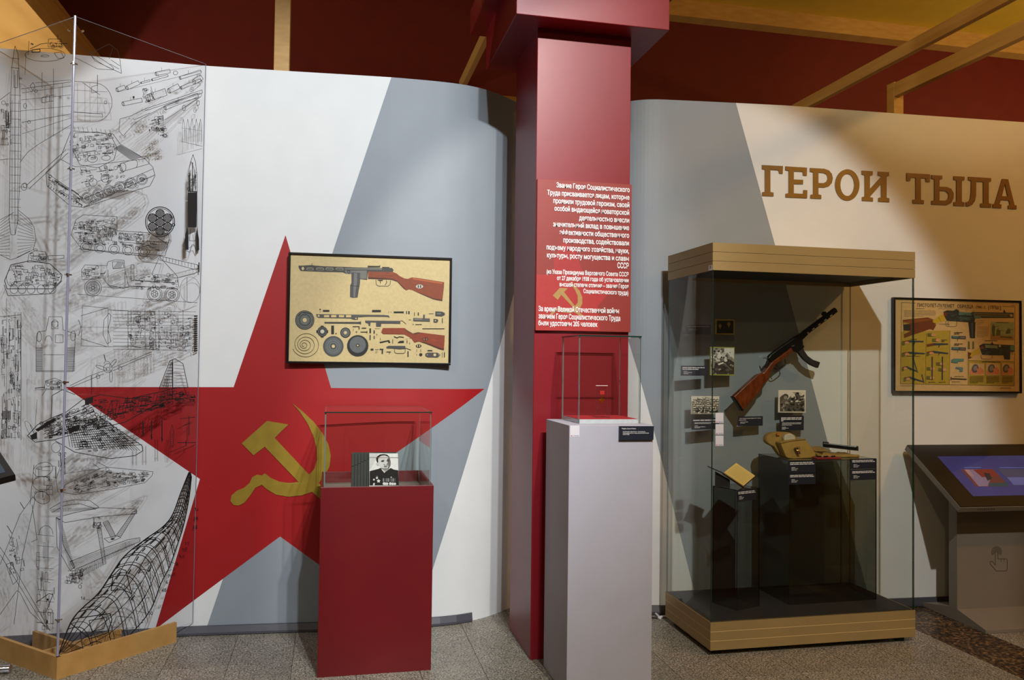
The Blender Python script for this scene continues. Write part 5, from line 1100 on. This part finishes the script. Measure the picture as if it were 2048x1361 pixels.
# --- notebook on its rest
zsT = zs
def np_(x, y, Y): return at_y(1410+x/5.689, 860+y/5.689, Y)
ctr = sA+sU*.5+sV*.5; NY = ctr.y
rest = thing('book_rest', 'black angled rest holding the open notebook', 'book rest', (ctr.x, ctr.y, zsT))
e0 = np_(40, 420, NY-.02); q0 = np_(205, 492, NY-.03); e1 = np_(442, 657, NY-.04); f1_ = np_(320, 393, NY+.10); f2_ = np_(605, 522, NY+.09)
e1.z = max(e1.z, zsT+.004)
dp = ((f1_-q0)+(f2_-e1))/2; sl = e1-q0; up_ = sl.cross(dp).normalized(); up_ = up_ if up_.z > 0 else -up_
dp2 = Vector((.055, .125, -.012))
mb = MB(); mb.prism([e0, q0, q0+dp2, e0+dp2], (0, 0, -.005), MT['blackmat']); fixn(mb.build('plate', rest))
mb = MB(); mb.prism([q0-up_*.006, e1-up_*.006, e1+dp-up_*.006, q0+dp-up_*.006], tuple(-up_*.004), MT['blackmat']); fixn(mb.build('plate', rest))
m0 = e0.lerp(q0, .5); m1 = q0.lerp(e1, .35)
mb = MB(); P = [m0+dp2*.2, m1+dp2*.2, m1+dp2*.7, m0+dp2*.7]; lo = [Vector((p.x, p.y, zsT)) for p in P]; top = [p-Vector((0, 0, .012)) for p in P]
mb.faces(lo+top, [(3, 2, 1, 0), (4, 5, 6, 7)]+[(i, (i+1) % 4, 4+(i+1) % 4, 4+i) for i in range(4)], MT['blackmat']); fixn(mb.build('support', rest))
nb = thing('notebook', 'open notebook with yellowed handwritten pages', 'notebook', tuple(q0.lerp(e1, .7)))
mb = MB(); mb.prism([q0-up_*.0055, e1-up_*.0055, e1+dp-up_*.0055, q0+dp-up_*.0055], tuple(up_*.003), MT['leather']); fixn(mb.build('cover', nb))
P = [q0.lerp(e1, .01)+dp*.02, q0.lerp(e1, .96)+dp*.02, q0.lerp(e1, .96)+dp*.98, q0.lerp(e1, .01)+dp*.98]
mb = MB(); mb.prism([p-up_*.0022 for p in P], tuple(up_*.008), MT['paper']); fixn(mb.build('pages', nb, bevel=.0015))
mb = MB(); R = random.Random(3)
for i in range(13):
    v = .08+i*.065; u = .08
    while u < (.62 if i % 4 == 3 else .9):
        w = R.uniform(.03, .09); a_ = P[0].lerp(P[1], u).lerp(P[3].lerp(P[2], u), v); b_ = P[0].lerp(P[1], min(.94, u+w)).lerp(P[3].lerp(P[2], min(.94, u+w)), v+R.uniform(-.008, .008)); k = dp.normalized()*.0016
        mb.poly([p+up_*.0062 for p in (a_, b_, b_+k, a_+k)], MT['ink']); u += w+.025
o = mb.build('handwriting', nb); o['kind'] = 'stuff'

# --- canvas bag: lofted soft body, flap edge, strap and buckle, drum showing at the mouth
BY = (lA+lV*.36).y
def bp(x, y, Y=None): return at_y(1410+x/5.689, 860+y/5.689, BY if Y is None else Y)
bag = thing('canvas_bag', 'khaki canvas pouch with leather strap, drum edge showing at its mouth', 'bag', (bp(1040, 330).x, BY, zl))
def soft(name, pts, depth, mat, y0, parent, lean=0., bev=.010):
    """stuffed canvas piece: outline with real depth, generously rounded edges"""
    mb = MB(); P = [bp(*p) for p in pts]; P = [Vector((p.x, y0+lean*(p.z-zl), max(zl+.001, p.z))) for p in P]
    mb.prism(P, (0, depth, 0), MT[mat]); o = fixn(mb.build(name, parent, bevel=bev, smooth=True)); o.modifiers['bevel'].segments = 4; return o
soft('pouch_back', [(752, 140), (768, 92), (800, 62), (845, 46), (940, 38), (1045, 44), (1095, 72), (1140, 130), (1195, 230), (1205, 300), (1160, 325), (900, 325), (872, 280), (835, 205), (770, 172)], .05, 'canvas', BY+.020, bag, .35)
soft('pouch_front', [(846, 152), (850, 140), (960, 122), (1128, 104), (1140, 112), (1168, 160), (1218, 250), (1222, 290), (1196, 320), (1150, 332), (1000, 336), (905, 328), (884, 300)], .055, 'canvas2', BY-.040, bag, .30)
mb = MB(); pp = [bp(x, y) for x, y in ((846, 150), (960, 124), (1132, 106))]; mb.tube([Vector((p.x, BY-.042+.30*(p.z-zl), p.z)) for p in pp], .004, MT['canvas'], 8); mb.build('hem', bag)
mb = MB(); pp = [bp(x, y) for x, y in ((890, 318), (960, 326), (1060, 322), (1150, 318), (1205, 296))]; mb.tube([Vector((p.x, BY-.043+.30*(p.z-zl), p.z+.006)) for p in pp], .003, MT['canvas'], 8); mb.build('hem', bag)
mb = MB(); c = bp(965, 105, BY+.03); ringp = [(c.x+.038*cos(2*pi*i/24), c.y, c.z+.030*sin(2*pi*i/24)) for i in range(24)]; mb.prism(ringp, (0, .02, 0), flat((188, 186, 168), .35)); fixn(mb.build('drum', bag, bevel=.003))
mb = MB(); s0 = bp(1045, 205, BY-.05); s1 = bp(1078, 278, BY-.062); mb.prism([s0+Vector((-.010, 0, 0)), s0+Vector((.010, 0, 0)), s1+Vector((.009, 0, 0)), s1+Vector((-.009, 0, 0))], (0, .016, 0), MT['leather']); sp_ = fixn(mb.build('strap', bag, bevel=.002))
mb = MB(); bc = bp(1058, 214, BY-.054); q = [bc+Vector((sx*.011, -.001, sz*.010)) for sx, sz in ((-1, -1), (1, -1), (1, 1), (-1, 1), (-1, -1))]; mb.tube(q, .0022, MT['chrome'], 6); mb.tube([bc+Vector((0, -.001, .010)), bc+Vector((0, -.001, -.010))], .0016, MT['chrome'], 6); mb.build('buckle', sp_)
mb = MB(); tb = bp(835, 42, BY+.05); mb.box((tb.x-.010, tb.y, tb.z-.012), (tb.x+.010, tb.y+.004, tb.z+.006), flat((176, 104, 34))); mb.build('tab', bag)
# --- things lying on the wide stand
def lay(pts, z0=None): return [at_z(1410+x/5.689, 860+y/5.689, z0 or zl) for x, y in pts]
cl = thing('magazine_pouch', 'flat open khaki magazine pouch lying beside the canvas bag', 'pouch', tuple(lA+lU*.7+lV*.4+Vector((0, 0, zl-DZ))))
A0 = lA+Vector((0, 0, zl-DZ+.0005))
def sp2(u, v, h=0.): return A0+lU*u+lV*v+Vector((0, 0, h))
mb = MB(); gx, gy = 10, 5; V = []
for j in range(gy+1):
    for i in range(gx+1): V.append(sp2(.46+.44*i/gx, .24+.50*j/gy, .006+.010*abs(sin(i*1.1+j*.8))+.012*(i < 5 and j > 1)))
nV = len(V); V += [Vector((p.x, p.y, zl+.001)) for p in V]
I = lambda i, j: j*(gx+1)+i
fs = [(I(i, j), I(i+1, j), I(i+1, j+1), I(i, j+1)) for j in range(gy) for i in range(gx)]; fs += [tuple(nV+k for k in f[::-1]) for f in fs]
edge_ = [I(i, 0) for i in range(gx+1)]+[I(gx, j) for j in range(1, gy+1)]+[I(i, gy) for i in range(gx-1, -1, -1)]+[I(0, j) for j in range(gy-1, 0, -1)]
fs += [(a_, b_, nV+b_, nV+a_) for a_, b_ in zip(edge_, edge_[1:]+edge_[:1])]
mb.faces(V, fs, MT['canvas2']); fixn(mb.build('cloth', cl, smooth=True))
mb = MB(); P = [sp2(.46, .45, .030), sp2(.64, .40, .030), sp2(.64, .74, .046), sp2(.46, .74, .046)]; mb.prism(P, (0, 0, .005), MT['canvas']); fixn(mb.build('flap', cl, bevel=.002))
mb = MB(); mb.tube([sp2(.50, .44, .030), sp2(.50, .32, .024)], .004, MT['leather'], 8); mb.build('loop', cl)
mg = thing('black_magazine', 'straight black metal magazine lying on the khaki pouch', 'magazine', tuple(sp2(.75, .5, .03)))
a_, b_ = sp2(.64, .66, .050), sp2(.92, .36, .036); dd = (b_-a_).normalized(); ww = dd.cross(Vector((0, 0, 1))).normalized()*.016; hh = Vector((0, 0, .024))
mb = MB(); mb.prism([a_-ww, b_-ww, b_+ww, a_+ww], tuple(hh), MT['steel']); fixn(mb.build('body', mg, bevel=.003))
mb = MB(); mb.prism([b_-ww*1.15, b_-ww*1.15+dd*.010, b_+ww*1.15+dd*.010, b_+ww*1.15], tuple(hh*1.12), MT['blackmat']); fixn(mb.build('floor_plate', mg, bevel=.002))
mb = MB(); mb.prism([a_-ww*.8, a_-ww*.8+dd*.035, a_+ww*.8+dd*.035, a_+ww*.8], tuple(hh*1.35), MT['blackmat']); fixn(mb.build('feed_lips', mg, bevel=.003))
rb = thing('red_case', 'small red case with tools lying in front of the khaki pouch', 'case', tuple(sp2(.45, .1)))
mb = MB(); mb.prism([sp2(.32, .03), sp2(.60, .03), sp2(.62, .20), sp2(.33, .20)], (0, 0, .010), flat((128, 22, 26))); fixn(mb.build('cover', rb, bevel=.002))
for u, v in ((.36, .12), (.43, .10), (.52, .11)):
    mb = MB(); mb.tube([sp2(u, v, .014), sp2(u+.05, v+.02, .014)], .004, MT['steel'], 8); mb.build('tool', rb)

# ================================================================== TOUCH KIOSK (right)
KB = at_z(1846, 1214); KF = at_z(1971.5, 1269)
kd = (KB-KF); kd.normalize(); ke = Vector((kd.y, -kd.x, 0)); kl = .56
kio = thing('touch_kiosk', 'grey touch screen kiosk with tilted display beside the tall case', 'kiosk', tuple(KF+kd*.28+ke*.4))
KW = .80
def K(u, d, z): return KF+ke*u+kd*d+Vector((0, 0, z))
sd0 = (at_z(1914.3, 1244)-KF).dot(kd); sd1 = (at_z(1897.7, 1236.6)-KF).dot(kd); sd1 = max(sd1, sd0+.06)
mb = MB(); sec = [(0, 0), (0, .022), (sd0, .075), (sd1, .075), (kl, .022), (kl, 0)]; mb.prism([K(0, d, z) for d, z in sec], tuple(ke*KW), MT['kiosk']); fixn(mb.build('foot', kio, bevel=.002))
mb = MB(); mb.prism([K(0, sd0, .074), K(KW, sd0, .074), K(KW, sd1, .074), K(0, sd1, .074)], (0, 0, .70), MT['kiosk']); fixn(mb.build('stand', kio, bevel=.002))
sF = K(0, .02, 0); p_ft = on(1927, 1014.6, sF, kd); p_bt = on(1808.7, 890, K(0, .50, 0), kd)
u0 = (p_ft-KF).dot(ke); zf = p_ft.z; zb_ = p_bt.z; u0b = (p_bt-KF).dot(ke); u0 = (u0+u0b)/2; SW = KW+2*abs(u0)
tilt = Vector((0, 0, zb_-zf))+kd*.48; tn = ke.cross(tilt).normalized(); tn = tn if tn.z > 0 else -tn
F0 = K(u0, .02, zf); th = .042
def S(a, b, h=0.): return F0+ke*(a*SW)+tilt*b+tn*h
mb = MB(); mb.prism([S(0, 0, -.006), S(1, 0, -.006), S(1, 1, -.006), S(0, 1, -.006)], tuple(-tn*(th-.006)), MT['kiosk']); fixn(mb.build('housing', kio, bevel=.002))
mb = MB(); mb.prism([S(.002, .004, 0), S(.998, .004, 0), S(.998, .996, 0), S(.002, .996, 0)], tuple(-tn*.006), MT['black']); bz = fixn(mb.build('bezel', kio))
def emis(name, c, st=.42):
    M, nt, B = new_mat(name); B.inputs['Base Color'].default_value = (.01, .01, .012, 1); B.inputs['Roughness'].default_value = .08
    n = noise(nt, 5, 3); v = rgb(*c); r = ramp(nt, n.outputs['Fac'], [(.3, [x*.8 for x in v[:3]]+[1]), (.7, [x*1.1 for x in v[:3]]+[1])])
    nt.links.new(r.outputs[0], B.inputs['Emission Color']); B.inputs['Emission Strength'].default_value = st; return M
scx = Art(S(0, 0, 0), tn, .0006).frame(1840, 880, 8.505)
s_bl = (62, 62, 124)
# screen image: extends past the picture's edge to the far bezel
M_ = emis('screen_blue', s_bl); mb = MB(); q = [scx.pt(925, 962, 1), scx.pt(268, 284, 1)]
uv = lambda p: ((p-F0).dot(ke)/SW, (p-F0).dot(tilt)/tilt.dot(tilt)); (ua, va), (ub, vb) = uv(q[0]), uv(q[1]); ul = (ua+ub)/2
mb.poly([S(ul, va, .0006), S(1-ul, va, .0006), S(1-ul, vb, .0006), S(ul, vb, .0006)], M_); sc_ = mb.build('lit_screen', bz)
scx.k = 4
for pts, c in (([(690, 505), (1240, 498), (1528, 795), (955, 800)], (120, 58, 50)), ([(760, 508), (1000, 505), (1190, 690), (1150, 790), (1000, 795)], (150, 120, 140)), ([(900, 510), (1210, 500), (1330, 620), (1060, 640)], (142, 44, 36)), ([(1080, 560), (1180, 570), (1230, 660), (1150, 700)], (40, 36, 40)), ([(1160, 740), (1480, 730), (1520, 790), (1180, 795)], (40, 78, 84)), ([(755, 510), (830, 508), (925, 630), (850, 620)], (186, 138, 132)), ([(1310, 495), (1900, 495), (2200, 770), (1600, 780)], (76, 76, 104)), ([(1480, 640), (2040, 640), (2180, 765), (1590, 770)], (112, 112, 168)), ([(750, 470), (1040, 468), (1045, 478), (755, 480)], (110, 130, 190)), ([(1350, 470), (1900, 468), (1905, 478), (1355, 480)], (110, 130, 190))):
    scx.k += 2; scx.mb.poly([scx.pt(*p) for p in pts], emis('screen_tile', c))
scx.build('screen_picture', bz)
# speaker slots and touch icon
ic = Art(K(0, sd0, 0), kd, .0008).frame(1780, 860, 2.716); IG = (64, 58, 52)
for r in (9, 15, 21, 27): ic.line([(579+r*cos(t), 664+r*1.05*sin(t)) for t in [radians(140+260*i/16) for i in range(17)]], 2.6, IG)
ic.line([(572, 738), (572, 672), (575, 662), (582, 662), (586, 672), (586, 702), (632, 702), (637, 708), (637, 760), (630, 768), (578, 768), (543, 728), (545, 716), (556, 716), (572, 736)], 2.8, IG)
for x in (603, 620): ic.line([(x, 702), (x, 718)], 2.4, IG)
ic.build('touch_icon', kio)
mb = MB()
for i in range(9): p = S(.11+.012*i, 0, -.016); mb.prism([p, p+ke*.004, p+ke*.012-tn*.014, p+ke*.008-tn*.014], tuple(-tilt.normalized()*.0006), MT['blackmat'])
o = mb.build('speaker_slots', kio); o['kind'] = 'stuff'

# ================================================================== MONITOR STAND (cut by the picture's left edge)
mon = thing('monitor_stand', 'black tilted monitor on a chrome tube stand beside the acrylic screen', 'monitor', (-1.75, 4.0, 0))
MYc = 3.80
c0 = at_y(31, 950, MYc); mu = (at_y(0, 958, MYc-.03)-c0).normalized(); mt_ = at_y(-22, 870, MYc+.28)-c0; mn = mu.cross(mt_).normalized(); mn = mn if mn.z > 0 else -mn
def M3(a, b, h=0.): return c0+mu*(a*.52)+mt_*b+mn*h
mb = MB(); mb.prism([M3(0, 0), M3(1, 0), M3(1, 1), M3(0, 1)], tuple(-mn*.03), MT['black']); fixn(mb.build('housing', mon, bevel=.003))
mb = MB(); mb.prism([M3(.05, .1, .0004), M3(.95, .1, .0004), M3(.95, .92, .0004), M3(.05, .92, .0004)], tuple(mn*.0006), emis('monitor_screen', (46, 66, 84), .6)); fixn(mb.build('lit_screen', mon))
fp = at_z(22, 1338, .022)
pc = M3(.5, .5, -.03); mb = MB(); mb.tube([(pc.x, pc.y, .02), (pc.x, pc.y, pc.z)], .022, MT['chrome'], 14); mb.build('pole', mon, smooth=True)
mb = MB(); mb.tube([Vector((pc.x-.35, fp.y, .022)), fp-Vector((.004, 0, 0)), fp], [.02, .02, .016], MT['chrome'], 14); mb.build('foot_tube', mon, smooth=True)
mb = MB(); mb.tube([Vector((pc.x, pc.y-.1, .022)), Vector((pc.x, fp.y, .022))], .02, MT['chrome'], 14); mb.build('foot_tube', mon, smooth=True)

# ================================================================== CABLES, SCUFF
def cable(name, label, pts, r, mat):
    mb = MB(); P = [Vector(p) for p in pts]; Q = []
    for i in range(len(P)-1):
        a_, b_, c_, d_ = P[max(0, i-1)], P[i], P[i+1], P[min(len(P)-1, i+2)]
        for k in range(6):
            t_ = k/6; Q.append(.5*((2*b_)+(c_-a_)*t_+(2*a_-5*b_+4*c_-d_)*t_*t_+(3*b_-a_-3*c_+d_)*t_**3))
    Q.append(P[-1]); mb.tube(Q, r, mat, 8); return tag(mb.build(name, smooth=True), label, 'cable')
z_ = .008
cable('power_cable', 'white cable lying by the foot of the tall case', [at_z(1285, 1221, z_), at_z(1308, 1226, z_), at_z(1322, 1238, z_), (2.02, 4.70, z_), (2.5, 4.68, z_)], .007, MT['sticker'])
cable('power_cable', 'thin black cable on the floor between pedestal and tall case', [at_z(1270, 1236, .005), at_z(1290, 1236, .005), at_z(1302, 1236, .005), at_z(1314, 1237, .005)], .004, MT['blackmat'])
cable('power_cable', 'black cable running from the tall case towards the kiosk', [(3.20, 4.66, .006), at_z(1832, 1203, .006), at_z(1838, 1207, .006), (3.70, 4.60, .006)], .004, MT['blackmat'])
